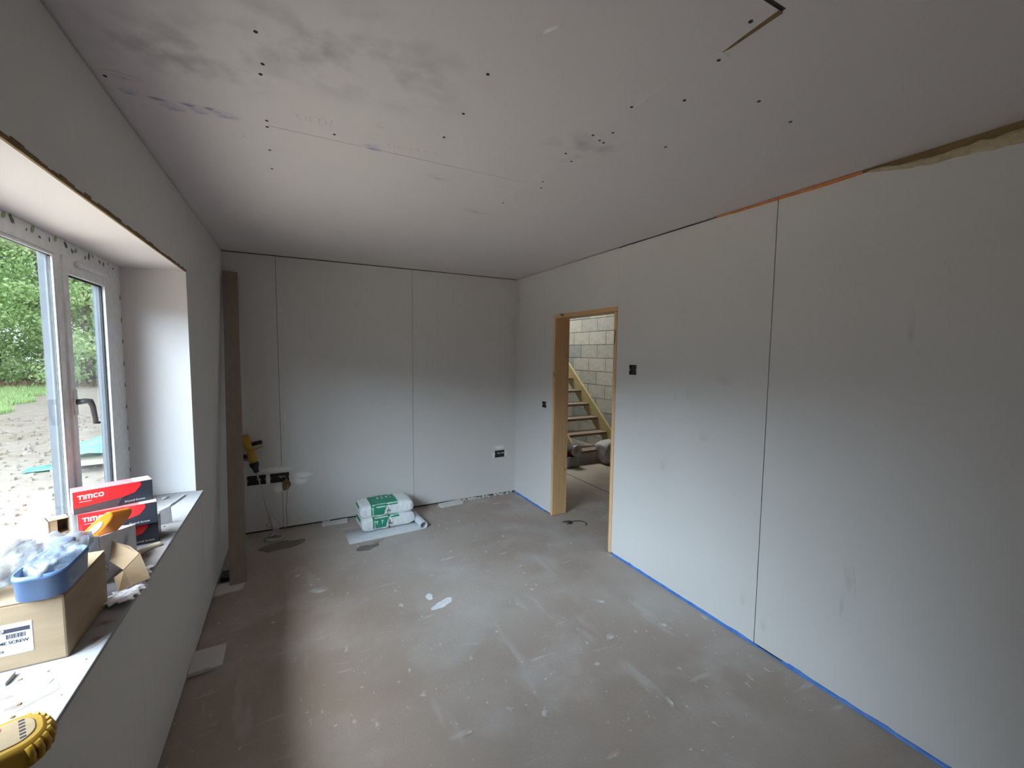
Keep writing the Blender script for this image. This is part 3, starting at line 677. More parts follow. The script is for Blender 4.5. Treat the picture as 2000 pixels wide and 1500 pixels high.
# ------------------------------------------------------------------ hall behind the doorway
def block_wall(name, origin, ux, length, height, n_skip=None, rows0=0, half0=0.0, x_off=0.0):
    """blocks laid along ux from origin, facing the viewer, mortar recessed"""
    ux = Vector(ux); nrm = Vector((0, 0, 1)).cross(ux)     # outward face normal
    L, H, D = 0.450, 0.2275, 0.03
    o = Vector(origin)
    mb = MB()
    p = [o, o + ux * length, o + ux * length + Vector((0, 0, height)), o + Vector((0, 0, height))]
    mb.prism([tuple(q - nrm * 0.004) for q in p], tuple(-nrm * 0.15))
    w = structure(name, mb, M['mortar'])
    me = {}
    for key in ('block_a', 'block_b', 'block_c'):
        b = MB()
        l, h = L - .011, H - .011
        a0 = ux * 0; a1 = ux * l
        b.prism([tuple(a0), tuple(a1), tuple(a1 + Vector((0, 0, h))), tuple(Vector((0, 0, h)))], tuple(-nrm * D))
        oo = b.build('concrete_block', M[key], w); me[key] = oo.data; bpy.data.objects.remove(oo)
    rn = random.Random(8 if ux.y else 3)
    nr = int(height / H)
    for r in range(nr):
        z = r * H + 0.0055 + x_off
        off = (0.0 if r % 2 == 0 else L / 2) + half0
        n = int(length / L)
        for k in range(n):
            s = off + k * L
            if s < 0 or s + L > length: continue
            key = rn.choices(['block_a', 'block_b', 'block_c'], [5, 3, 1])[0]
            b = bpy.data.objects.new('concrete_block', me[key]); C.objects.link(b); b.parent = w
            b.location = o + ux * s + nrm * rn.uniform(0, .003) + Vector((0, 0, z))
    return w
block_wall('wall_stair', (STX, 4.2, 0), (0, 1, 0), 3.8, 3.4, x_off=-0.08, half0=-.035)
block_wall('wall_hall', (STX - .035, EY, 0), (-1, 0, 0), 2.1, 3.4)
structure('wall_upper_hall', MB().box(STX, STX + .15, 1.0, 8.0, 3.3, 6.0).box(2.3, STX, EY, EY + .15, 3.3, 6.0).box(HX - .1, HX, YF + .14, EY + .15, -.05, 6.0)
          .box(STX, STX + .15, 1.0, 4.25, -.05, 3.4).box(HX - .1, HX, 1.0, 5.2, ZC + .1, 6.0), M['block_b'])
structure('wall_hall_end', MB().box(HX - .1, STX + .15, 0.9, 1.0, -.05, 2.6), M['block_b'])
structure('ceiling_hall', MB().box(HX - .15, STX + .1, 0.9, 5.25, ZC + .0, ZC + .25), M['board'])

stair = thing('open_staircase', 'open-riser pine staircase climbing beside the blockwork wall beyond the doorway', 'staircase', (3.5, 4.8, 0))
SXL, SXR = 3.50, 4.275
def sp(k, dz=0): return 5.04 + .226 * (k - 2)
RISE, GO = .195, .226
sh = (3.5, 4.8, 0)
for k in range(1, 12):
    y = sp(k); z = RISE * k
    b = MB().box(SXL + .005, SXR - .005, y, y + .25, z - .036, z)
    b.build('tread', M['tread'], stair, bevel=.004, shift=sh)
ang = math.atan2(RISE, GO)
for sx in (SXL - .034, SXR):
    a0 = (4.80, 0.0); 
    n = Vector((0, -math.sin(ang), math.cos(ang))); dvec = Vector((0, math.cos(ang), math.sin(ang)))
    base = Vector((sx, sp(1), RISE)) - dvec * .33
    up = .075; dn = .165
    P = [base + n * up, base + dvec * 3.55 + n * up, base + dvec * 3.55 - n * dn, base - n * dn]
    # cut level with the floor
    bot = []
    def at_floor(q): 
        t = -q.z / dvec.z; return q + dvec * t
    yc = sp(1) - .015
    def at_y(q):
        t = (yc - q.y) / dvec.y; return q + dvec * t
    lowq = at_floor(base - n * dn)
    P = [at_y(base + n * up), base + dvec * 3.55 + n * up, base + dvec * 3.55 - n * dn, lowq]
    if lowq.y > yc: P.append(Vector((sx, yc, 0)))
    MB().prism([tuple(q) for q in P], (.034, 0, 0)).build('stringer', M['stairwood'], stair, shift=sh)

def crumple(name, sx, sy, sz, mat, amt, seed, n=3, flat=0.0, pw=0.6):
    """a soft crumpled lump, superellipsoid with creases"""
    bm = bmesh.new(); bmesh.ops.create_icosphere(bm, subdivisions=n, radius=1)
    from mathutils import noise
    for v in bm.verts:
        c = v.co
        c = Vector([math.copysign(abs(q) ** pw, q) for q in c])
        r = noise.noise(c * 1.7 + Vector((seed, 0, 0))) * amt + abs(noise.noise(c * 4.2 + Vector((0, seed, 0)))) * amt * .7
        c *= 1 - amt * .3 + r
        v.co = Vector((c.x * sx, c.y * sy, max(-1, c.z) * sz))
    z0 = min(v.co.z for v in bm.verts)
    for v in bm.verts:
        v.co.z -= z0
        if v.co.z < sz * .12: v.co.z = 0 + v.co.z * .05
    me = bpy.data.meshes.new(name); bm.to_mesh(me); bm.free()
    for p in me.polygons: p.use_smooth = True
    me.materials.append(mat)
    o = bpy.data.objects.new(name, me); C.objects.link(o)
    return o
# clutter at the foot of the stairs
kb = tag(MB().box(3.34, 3.53, 4.72, 4.92, 0, .155).build('concrete_block', M['block_c'], bevel=.006), 'grey concrete block at the foot of the stairs, left side', 'block')
t = thing('paint_tub', 'dark round tub lying on its side on the grey block', 'tub', (3.46, 4.80, .155))
b = MB(); b.tube([(0, -.10, .085), (0, -.07, .085), (0, .10, .085)], [.082, .085, .075], 22); b.build('tub_body', M['darkmetal'], t)
MB().tube([(0, -.112, .085), (0, -.10, .085)], [.078, .084], 22).build('lid', M['steel'], t)
MB().tube([(.02 * math.cos(a), -.118, .085 + .02 * math.sin(a)) for a in np.linspace(0, 6.28, 13)], .003, 6).build('ring', M['galv'], t)
o = crumple('rubble_sack', .14, .16, .17, M['card_grey'], .28, 3); o.location = (4.02, 4.72, 0)
tag(o, 'crumpled grey sack against the foot of the stairs', 'sack')
o = crumple('cloth', .10, .08, .045, M['pinkred'], .5, 5); o.location = (3.375, 4.83, .155)
o.data.materials[0] = plain('maroon_cloth', (.16, .03, .035), .8)
tag(o, 'small bunched maroon rag on the grey block beside the tub', 'rag')

# small bits on the floor at the doorway
t = tag(MB().tube([(2.30 + .10 * math.cos(a), 3.10 + .06 * math.sin(a), .006 + .01 * max(0, math.sin(a))) for a in np.linspace(-.9, 2.6, 14)], .003, 6).build('wire_offcut', M['rubber']), 'thin curved wire offcut on the floor in the doorway', 'wire')
t = tag(MB().prism([(2.215, 3.215, 0), (2.295, 3.20, 0), (2.29, 3.155, 0), (2.26, 3.14, 0)], (0, 0, .012)).build('board_scrap', M['browndark']), 'small dark scrap on the floor by the pine jamb', 'scrap')

# ------------------------------------------------------------------ window
w1 = tag(bpy.data.objects.new('window_1', None), kind='structure'); C.objects.link(w1)
XO = -0.811
FT = 0.066                                       # visible frame width
def fr(parent, name, y0, y1, z0, z1, x0=None, mats=None):
    """frame bar: white inside, grey foil outside"""
    xi = XW if x0 is None else x0
    b = MB().box(xi - .010, xi, y0, y1, z0, z1, 0).box(XO, xi - .010, y0, y1, z0, z1, 1)
    return b.build(name, [M['upvc'], M['anthracite']], parent, bevel=.002)
fr(w1, 'frame_head', WY0, WY1, WZ1 - FT, WZ1 - .0005)
fr(w1, 'frame_foot', WY0, WY1, WZ0 + .0005, WZ0 + FT)
fr(w1, 'frame_jamb', 2.692, WY1 - .0005, WZ0 + FT, WZ1 - FT)
fr(w1, 'frame_jamb', WY0 + .0005, WY0 + FT, WZ0 + FT, WZ1 - FT)
fr(w1, 'mullion', 2.162, 2.214, WZ0 + FT, WZ1 - FT)
GX = XW - .009                                   # pane plane
yA, yB, zA, zB = WY0 + FT, 2.162, WZ0 + FT, WZ1 - FT
for (y0, y1, z0, z1) in ((yA, yB, zB - .012, zB), (yA, yB, zA, zA + .012), (yA, yA + .012, zA + .012, zB - .012), (yB - .007, yB, zA + .012, zB - .012)):
    MB().box(GX + .001, XW - .001, y0 + .0005, y1 - .0005, z0 + .0005, z1 - .0005).build('glazing_bead', M['upvc'], w1, bevel=.003)
    MB().box(GX - .010, GX - .005, y0 + .0005, y1 - .0005, z0 + .0005, z1 - .0005).build('gasket', M['gasket'], w1)
MB().box(GX - .005, GX, yA + .001, yB - .001, zA + .001, zB - .001).build('fixed_pane', M['glass'], w1)
# opening sash
sY0, sY1, sZ0, sZ1 = 2.214, 2.690, WZ0 + FT - .004, WZ1 - FT + .004
pY0, pY1, pZ0, pZ1 = 2.252, 2.606, sZ0 + .066, sZ1 - .066
sx0, sx1 = XW - .013, XW + .006
def ring(x0, x1, o0, o1, q0, q1, i0, i1, j0, j1):
    return MB().box(x0, x1, o0, o1, q0, j0).box(x0, x1, o0, o1, j1, q1).box(x0, x1, o0, i0, j0, j1).box(x0, x1, i1, o1, j0, j1)
so = ring(sx0, sx1, sY0 + .0005, sY1 - .0015, sZ0, sZ1, pY0, pY1, pZ0, pZ1).build('sash', M['upvc'], w1, bevel=.002)
ring(XO + .006, sx0 - .0005, sY0 + .001, sY1 - .001, sZ0 + .004, sZ1 - .004, pY0 - .002, pY1 + .002, pZ0 - .002, pZ1 + .002).build('sash_outer', M['anthracite'], so)
ring(XW - .014, XW - .006, pY0, pY1, pZ0, pZ1, pY0 + .007, pY1 - .007, pZ0 + .007, pZ1 - .007).build('gasket', M['gasket'], so)
MB().box(XW - .019, XW - .0145, pY0 + .0005, pY1 - .0005, pZ0 + .0005, pZ1 - .0005).build('sash_pane', M['glass'], so)
# trickle vent at the head of the sash
MB().box(sx1, sx1 + .012, 2.31, 2.60, sZ1 - .026, sZ1 - .008).build('trickle_vent', M['upvc'], so, bevel=.003)
# espagnolette handle on the mullion side
hz, hy = 1.385, 2.234
MB().box(sx1, sx1 + .006, hy - .012, hy + .012, hz - .05, hz + .05).build('handle_plate', M['upvc'], so, bevel=.003)
MB().tube([(sx1 + .004, hy, hz), (sx1 + .030, hy, hz + .004), (sx1 + .042, hy + .006, hz + .002), (sx1 + .045, hy + .018, hz - .020), (sx1 + .045, hy + .035, hz - .070), (sx1 + .044, hy + .040, hz - .088)], [.011, .011, .011, .0095, .0085, .0095], 12).build('handle', M['darkmetal'], so)
MB().tube([(sx1 + .040, hy + .036, hz - .088), (sx1 + .050, hy + .058, hz - .092)], .005, 10).build('handle_lock', M['rubber'], so)
# remains of protective tape along the head
rn = random.Random(21)
for k in range(20):
    y = 1.70 + k * .055 + rn.uniform(-.02, .02); z = WZ1 - rn.uniform(.012, .036); a = rn.uniform(.004, .013)
    if y > 2.74: break
    blob('tape_scrap', XW + .0006, y, z, a * 1.2, a * .7, rn.uniform(0, 3), M['tapegreen' if k % 3 == 0 else 'tapedark'], w1, n=9, seed=300 + k, normal='+x', th=.0004)
for k in range(9):
    z = 1.85 - k * .11; blob('tape_scrap', XW + .0006, WY1 - .012, z, .006, .012, 0, M['tapedark'], w1, n=8, seed=330 + k, normal='+x', th=.0004)

# ------------------------------------------------------------------ leaning board in the corner
bd = thing('leaning_board', 'long narrow brown board leaning upright in the left corner', 'board', (-0.37, 3.275, 0))
a = Vector((-0.370, 3.290, 0.012)); e = Vector((-0.438, 4.135, 2.225))
dd = (e - a).normalized(); sdv = Vector((1, .08, 0)).normalized(); fn = sdv.cross(dd).normalized()
b = MB()
w_, t_ = .100, .034
v = []
for q in (a, e):
    for (i, j) in ((-1, 0), (1, 0), (1, 1), (-1, 1)): v.append(q + sdv * (i * w_ / 2) + (-fn if fn.y < 0 else fn) * (j * t_))
b.add(v, [(0, 1, 2, 3), (7, 6, 5, 4), (0, 4, 5, 1)], 0); b.add(v, [(1, 5, 6, 2), (2, 6, 7, 3), (3, 7, 4, 0)], 1)  # sides and back painted dark for the shade on the plank's edge
b.build('plank', [M['brownboard'], M['browndark']], bd, shift=(-0.37, 3.275, 0))
tag(MB().prism([(-.497, 3.19, 0), (-.34, 3.215, 0), (-.33, 3.33, 0), (-.495, 3.34, 0)], (0, 0, .0115)).build('plasterboard_offcut', M['board']), 'flat plasterboard offcut under the foot of the leaning board', 'offcut')
tag(MB().box(-.485, -.425, 3.38, 3.50, 0, .03).build('packer', plain('dark_green_plastic', (.03, .055, .055), .5), bevel=.003), 'small dark green packer between leaning board and wall', 'packer')

# offcuts on the floor
def offcut(label, x, y, w, d, rz, z=0, th=.0125, tilt=0.0, mat='gypsum'):
    t = thing('plasterboard_offcut', label, 'offcut', (x, y, z), rz)
    b = MB(); rn = random.Random(int(x * 100) + 7)
    pts = [(-w / 2, -d / 2, 0), (w / 2 - rn.uniform(0, .02), -d / 2 + rn.uniform(-.01, .01), 0), (w / 2, d / 2, 0), (-w / 2 + rn.uniform(0, .02), d / 2, 0)]
    core = MB().prism(pts, (0, 0, th * .86)).build('gypsum_core', M['gypsum'], t)
    face = MB().prism([(p[0] * .995, p[1] * .99, th * .86) for p in pts], (0, 0, th * .14)).build('paper_face', M['board'], t)
    t.rotation_euler = (tilt, 0, rz)
    return t
offcut('grey plasterboard offcut sticking out from under the wall below the window', -.435, 2.535, .16, .19, .05)
t = offcut('second layer of offcut lying on the floor piece below the window', -.455, 2.52, .10, .17, .12, z=.0127)
offcut('narrow white plasterboard offcut by the far wall, left of the sacks', .305, 4.12, .23, .06, .05, th=.02)
offcut('white plasterboard offcut by the far wall, right of the sacks', 1.425, 4.115, .25, .085, .12, th=.022)

# ------------------------------------------------------------------ plaster sacks on a rolled sheet
sr = .030
t = thing('foam_sheet', 'pale grey sheet on the floor under the sacks, its end curled into a roll', 'sheet', (.7, 3.76, 0), .06)
n = 26
prof = [(-.335, 0), (.29, 0)] + [(.30 + sr * math.sin(q), sr - sr * math.cos(q)) for q in np.linspace(.1, 5.2, n)]
prof2 = []
b = MB(); v = []; f = []
for i, (x, z) in enumerate(prof): v += [(x, -.135, z + .001), (x, .15, z + .001)]
for i in range(len(prof) - 1): f.append((2 * i, 2 * i + 1, 2 * i + 3, 2 * i + 2))
b.add(v, f, 0, True)
o = b.build('sheet', plain('pale_sheet', (.60, .61, .63), .6), t, recalc=False)
so_ = o.modifiers.new('thickness', 'SOLIDIFY'); so_.thickness = .004; so_.offset = 1

def sack(label, loc, rz, sag, seed):
    t = thing('plaster_sack', label, 'sack', loc, rz, None)
    W, D, H = .475, .27, .125
    NU, NV = 72, 40
    from mathutils import noise
    v, f, mi = [], [], []
    # body: rounded cushion, u along the length, v round the girth
    ring = 48
    for i in range(NU + 1):
        u = -1 + 2 * i / NU
        end = max(0.0, 1 - abs(u) ** 7) ** .42
        for j in range(ring):
            a = 2 * PI * j / ring
            ca, sa_ = math.cos(a), math.sin(a)
            y = math.copysign(abs(ca) ** .42, ca) * D / 2 * (0.90 + .10 * end)
            z = math.copysign(abs(sa_) ** .50, sa_) * H / 2 * (0.72 * end + .28 if abs(u) < .999 else .25)
            p = Vector((u * W / 2, y, z))
            nn = noise.noise(p * 9 + Vector((seed, 0, 0))) * .006 + abs(noise.noise(p * 22 + Vector((0, seed, 0)))) * .005
            crease = -sag * math.exp(-((u - .02) / .03) ** 2)
            k = 1 + (nn + crease) / .07
            p.y *= k; p.z *= k
            if p.z < -H / 2 * .86: p.z = -H / 2 * .86
            v.append((p.x, p.y, p.z + H / 2 * .86))
    for i in range(NU):
        for j in range(ring):
            l = (j + 1) % ring
            f.append((i * ring + j, i * ring + l, (i + 1) * ring + l, (i + 1) * ring + j))
    f.append(tuple(range(ring))); f.append(tuple(NU * ring + j for j in range(ring)))
    me = bpy.data.meshes.new('sack_body'); me.from_pydata(v, [], f)
    for m in ('bagwhite', 'baggreen', 'bagmark', 'greyprint'): me.materials.append(M[m])
    for p in me.polygons:
        p.use_smooth = True
        c = p.center; u = c.x / (W / 2); fv = (c.z / (H * .93))
        m = 0
        top = c.z > H * .72
        front = c.y < -D * .36 and not top
        if top and -.62 < u < .38:
            q = (c.y + D / 2) / D
            if .0 < q < .97: m = 1
            if (.05 < q < .09 and u > -.55) or (.30 < q < .36 and -.5 < u < -.0): m = 2
            if .45 < q < .75 and abs(((u * 6) % 1) - .5) < .22 and -.35 < u < .25: m = 2
        if front:
            edge_u = -.10 + .18 * (fv - .5)
            if -.60 < u < edge_u and .20 < fv < .78:
                m = 1
                if (.26 < fv < .31 or .66 < fv < .70 or -.565 < u < -.54) and -.57 < u < edge_u - .03: m = 2
                if .42 < fv < .56 and -.48 < u < -.22 and abs(((u * 14) % 1) - .5) < .28: m = 2
            if top is False and fv > .80 and -.62 < u < .38: m = 1
            # small triangular emblem
            if .25 < fv < .62 and abs(u - .04) < .085 * (1 - (fv - .25) / .40) and not (.42 < fv < .46): m = 3
            if .12 < fv < .17 and -.15 < u < .10 and abs(((u * 18) % 1) - .5) < .36: m = 3
        if u < -.93 and c.y > -D * .1 and .2 < fv < .8: m = 1
        p.material_index = m
    me.update()
    o = bpy.data.objects.new('sack_body', me); C.objects.link(o); o.parent = t
    # stitched end seams
    for s in (-1, 1):
        MB().box(s * W / 2 - .003, s * W / 2 + .003, -D * .42, D * .42, H * .30, H * .54).build('end_seam', M['bagwhite'], t, bevel=.001)
    return t
sack('white and green plaster sack on the floor, under another sack', (.722, 3.915, .006), .07, .010, 4.0)
sack('white and green plaster sack on top of the other sack', (.718, 3.935, .117), .03, .003, 9.0)

# ------------------------------------------------------------------ paddle mixer in the corner
mx = thing('paddle_mixer', 'yellow paddle mixer drill standing in the left corner, paddle down', 'mixer', (-0.20, 4.03, 0))
ms = (-0.20, 4.03, 0)
A = Vector((-.185, 4.00, .06)); B = Vector((-.302, 4.095, .57))      # shaft from paddle to chuck
ax = (B - A).normalized()
MB().tube([A, B], .0065, 10).build('shaft', M['galv'], mx, shift=ms)
MB().tube([B - ax * .01, B + ax * .03, B + ax * .05, B + ax * .075], [.018, .024, .034, .036], 16).build('chuck', M['rubber'], mx, shift=ms)
D0 = B + ax * .075
MB().tube([D0, D0 + ax * .03, D0 + ax * .09, D0 + ax * .115], [.030, .034, .032, .024], 16).build('gearbox', M['yellow'], mx, shift=ms)
D1 = D0 + ax * .115
axis2 = (ax + Vector((-.12, -.05, 0))).normalized()
MB().tube([D1 - ax * .004, D1 + axis2 * .02, D1 + axis2 * .10, D1 + axis2 * .135], [.026, .036, .036, .028], 16).build('motor_body', M['yellow'], mx, shift=ms)
for (st, en, nm) in ((D0 + ax * .08, Vector((.0, -.02, .02)), None),):
    pass
rgt = Vector((1, -.25, 0)).normalized()
G = D1 + axis2 * .045
MB().tube([G + rgt * .015, G + rgt * .06 + Vector((0, 0, .012)), G + rgt * .105 + Vector((0, 0, .022))], [.016, .018, .016], 12).build('grip', M['rubber'], mx, shift=ms)
MB().tube([D1 + rgt * .02, D1 + rgt * .07 + Vector((0, 0, .018)), D1 + rgt * .10 + Vector((0, 0, .030))], .006, 8).build('guard_bar', M['yellow'], mx, shift=ms)
G2 = D0 + ax * .06
MB().tube([G2 - rgt * .01, G2 - rgt * .06, G2 - rgt * .11 + Vector((0, 0, .005))], [.014, .017, .016], 12).build('grip', M['rubber'], mx, shift=ms)
MB().tube([G2 - rgt * .02 - ax * .03, G2 - rgt * .10 - ax * .028], .010, 10).build('guard_bar', M['darkmetal'], mx, shift=ms)
# helical paddle
for ph in (0, PI):
    MB().tube([(A.x + .060 * math.cos(ph + q * 2.2) * math.sin(.35 + q * 1.3), A.y + .050 * math.sin(ph + q * 2.2) * math.sin(.35 + q * 1.3), .012 + q * .085) for q in np.linspace(0, 2, 20)], .006, 8).build('paddle_blade', M['galv'], mx, shift=ms)
MB().tube([(A.x + .065 * math.cos(q), A.y + .055 * math.sin(q), .009) for q in np.linspace(0, 2 * PI, 25)], .007, 8).build('paddle_ring', M['galv'], mx, shift=ms)

# loose cables
tag(MB().tube([(-.075, YF - .004, .40), (-.082, YF - .018, .30), (-.09, YF - .03, .18), (-.085, YF - .03, .07), (-.10, YF - .035, .01)], .004, 8).build('hanging_cable', M['cable']), 'grey cable hanging from the wall box to the floor beside the mixer', 'cable')
tag(MB().tube([(2.206, 4.170, 2.393), (2.204, 4.150, 2.30), (2.200, 4.120, 2.18), (2.196, 4.118, 2.08), (2.17, 4.140, 1.99), (2.135, 4.165, 1.93), (2.11, 4.172, 1.885)], .0045, 8).build('hanging_cable', M['whitecable']), 'white cable hanging from the ceiling in the far right corner', 'cable')

# ------------------------------------------------------------------ things on the sill
Z = WZ0 + .0003
# big cardboard box
BX0, BX1, BY0, BY1, BH = -.758, -.523, 1.408, 1.668, .167
cb = thing('cardboard_box', 'large brown cardboard box on the sill, white shipping label on its end', 'box', (-.64, 1.54, Z))
cs = (-.64, 1.54, Z)
MB().box(BX0, BX1, BY0, BY1, Z, Z + BH - .004).build('box_body', M['card'], cb, bevel=.005, shift=cs)
MB().box(BX0 + .001, BX1 - .001, BY0 - .001, (BY0 + BY1) / 2 - .001, Z + BH - .004, Z + BH).build('top_flap', M['card'], cb, bevel=.0015, shift=cs)
MB().box(BX0 + .001, BX1 - .001, (BY0 + BY1) / 2 + .001, BY1 + .001, Z + BH - .004, Z + BH).build('top_flap', M['card'], cb, bevel=.0015, shift=cs)
lx0, lx1, lz0, lz1 = -.70, -.583, .857, .934
lb = MB().box(lx0, lx1, BY0 - .0008, BY0, lz0, lz1).build('shipping_label', M['white_print'], cb, shift=cs)
b = MB()
yq = BY0 - .0012
b.box(lx0 + .008, lx1 - .004, yq, yq + .0004, lz1 - .021, lz1 - .011)
rn = random.Random(6); x = -.628
while x < -.594:
    w = rn.choice([.0007, .0012, .002]); b.box(x, x + w, yq, yq + .0004, lz1 - .036, lz1 - .025); x += w + rn.choice([.0008, .0014])
b.build('label_print', M['ink'], lb, shift=cs)
def text_mesh(s, size, mat, name, parent, loc, rot, bold=0.0, shift=None, shear=0):
    c = bpy.data.curves.new('lettering', 'FONT'); c.body = s; c.size = size; c.offset = bold; c.shear = shear; c.extrude = 0.0002
    o = bpy.data.objects.new('tmp', c); C.objects.link(o)
    bpy.context.view_layer.update()
    me = bpy.data.meshes.new_from_object(o.evaluated_get(bpy.context.evaluated_depsgraph_get()))
    bpy.data.objects.remove(o)
    o = bpy.data.objects.new(name, me); C.objects.link(o); me.materials.clear(); me.materials.append(mat)
    o.parent = parent; o.location = loc; o.rotation_euler = rot
    return o
text_mesh('03', .012, M['white_print'], 'label_print', lb, (-.642 - cs[0], yq - .0006 - cs[1], lz1 - .0205 - cs[2]), (PI / 2, 0, 0), .0006)
text_mesh('HAME SCREW', .0105, M['ink'], 'label_print', lb, (-.656 - cs[0], yq - cs[1], lz1 - .049 - cs[2]), (PI / 2, 0, 0), .0002)
text_mesh('pcs', .0105, M['ink'], 'label_print', lb, (-.647 - cs[0], yq - cs[1], lz1 - .068 - cs[2]), (PI / 2, 0, 0), .0002)
# blue tub on the box
ZB = Z + BH + .0003
tb = thing('plastic_tub', 'shallow blue plastic tub on the cardboard box', 'tub', (-.565, 1.475, ZB))
def rrect(hx, hy, r, n=7):
    pts = []
    for (cx, cy, a0) in ((hx - r, hy - r, 0), (-hx + r, hy - r, PI / 2), (-hx + r, -hy + r, PI), (hx - r, -hy + r, 1.5 * PI)):
        for k in range(n + 1):
            a = a0 + PI / 2 * k / n; pts.append((cx + r * math.cos(a), cy + r * math.sin(a)))
    return pts
def loft(rings, closed_bottom=True, mi=0):
    b = MB(); n = len(rings[0]); v = [q for r in rings for q in r]; f = []
    for i in range(len(rings) - 1):
        for k in range(n):
            l = (k + 1) % n; f.append((i * n + k, i * n + l, (i + 1) * n + l, (i + 1) * n + k))
    b.add(v, f, mi, True)
    b.f.append(list(range(n))[::-1]); b.mi.append(mi); b.sm.append(False)
    if not closed_bottom: pass
    b.f.append([(len(rings) - 1) * n + k for k in range(n)]); b.mi.append(mi); b.sm.append(False)
    return b
def rr(hx, hy, r, z): return [(x, y, z) for x, y in rrect(hx, hy, r)]
THB = .066
loft([rr(.043, .080, .034, 0), rr(.047, .084, .034, .004), rr(.049, .087, .034, THB - .012), rr(.0505, .089, .035, THB - .011), rr(.0505, .089, .035, THB - .006), rr(.0495, .088, .034, THB - .005), rr(.049, .087, .034, THB), rr(.046, .084, .032, THB), rr(.044, .081, .031, .010)]).build('tub_body', M['tub'], tb)
o = crumple('clear_bag', .043, .075, .043, M['poly'], .45, 11, n=4, pw=.7); o.location = (-.562, 1.475, ZB + .012)
tag(o, 'clear polythene bag stuffed in the blue tub', 'bag')
o = crumple('clear_bag', .055, .10, .048, M['poly'], .42, 15, n=4, pw=.7); o.location = (-.685, 1.51, ZB)
tag(o, 'crumpled clear polythene bag on the cardboard box beside the blue tub', 'bag')
# zip bag behind the box
zb_ = thing('zip_bag', 'grey zip-top polythene bag standing behind the cardboard box', 'bag', (-.672, 1.762, Z))
o = crumple('bag_body', .080, .075, .10, M['polygrey'], .30, 21, n=4, pw=.6); o.parent = zb_; o.location = (0, 0, 0)
o = crumple('bag_contents', .040, .035, .035, plain('slate_fitting', (.16, .18, .25), .4), .30, 31, n=3); o.parent = zb_; o.location = (.035, -.055, .135)
v = []; f = []
for i in range(13):
    x = -.082 + i * .0137; yv = .02 * math.sin(i * .8) + .01
    v += [(x, yv - .02, .150), (x, yv, .188 + .006 * math.sin(i))]
for i in range(12): f.append((2 * i, 2 * i + 2, 2 * i + 3, 2 * i + 1))
MB().add(v, f, 0, True).build('bag_mouth', M['polygrey'], zb_, recalc=False)
MB().tube([(-.082 + i * .0137, .02 * math.sin(i * .8) + .0095, .186 + .006 * math.sin(i)) for i in range(13)], .0022, 6).build('zip_strip', plain('violet_zip', (.22, .20, .45), .4), zb_)
# open ended small carton lying on the zip bag by the glass
oc = thing('open_carton', 'small brown carton lying open-ended against the window frame', 'carton', (-.728, 1.950, 0.994), .5)
hw, hh, ln, th = .026, .026, .050, .002
b = MB().box(-hw, hw, -ln / 2, ln / 2, -hh, -hh + th).box(-hw, hw, -ln / 2, ln / 2, hh - th, hh).box(-hw, -hw + th, -ln / 2, ln / 2, -hh, hh).box(hw - th, hw, -ln / 2, ln / 2, -hh, hh)
b.box(-hw, hw, ln / 2 - th, ln / 2, -hh, hh, 1)
b.box(-hw + th, -hw + .022, -ln / 2 + .002, -ln / 2 + .006, -hh + th, hh - th, 0)
b.build('carton_body', [M['card'], M['card_dark']], oc)
# white carton with handwriting
wc = thing('white_carton', 'open white carton with inked marks, orange tool standing in it', 'carton', (-.63, 1.945, Z))
ws = (-.63, 1.945, Z)
wx0, wx1, wy0, wy1, wh = -.700, -.577, 1.800, 2.045, .165
th = .003
wb, xb = .112, wx1 + .026                       # lower, splayed far end
MB().box(wx0, wx1 - .002, wy0, wy0 + th, Z, Z + wh + .004).build('end_panel', M['card_grey'], wc, shift=ws)
MB().prism([(wx0, wy1, Z), (xb, wy1, Z), (xb, wy1, Z + wb), (wx0, wy1, Z + wb)], (0, -th, 0)).build('end_panel', M['white_card'], wc, shift=ws)
sp_ = MB().prism([(wx1, wy0 + th, Z), (xb, wy1 - th, Z), (xb, wy1 - th, Z + wb), (wx1, wy0 + th, Z + wh)], (-th, 0, 0)).build('side_panel', M['white_card'], wc, shift=ws)
MB().prism([(wx0, wy0 + th, Z), (wx0, wy1 - th, Z), (wx0, wy1 - th, Z + wb), (wx0, wy0 + th, Z + wh)], (th, 0, 0)).build('side_panel', M['white_card'], wc, shift=ws)
MB().box(wx0 + th, wx1 - th, wy0 + th, wy1 - th, Z, Z + th).build('base_panel', M['white_card'], wc, shift=ws)
rn = random.Random(31)
for (yc, zc) in ((1.94, .885), (1.83, .87), (1.965, .905)):
    b = MB(); xq = wx1 + .001 + .026 * (yc + .035 - wy0) / (wy1 - wy0)
    for k in range(7):
        y, z = yc + rn.uniform(-.02, .02), zc + rn.uniform(-.015, .015)
        b.ribbon([(xq, y, z), (xq, y + rn.uniform(-.012, .012), z + rn.uniform(-.014, .014)), (xq, y + rn.uniform(-.015, .015), z + rn.uniform(-.016, .016))], .003, (1, 0, 0))
    tag(b.build('ink_mark', M['blueink'], sp_, shift=ws), kind='stuff')
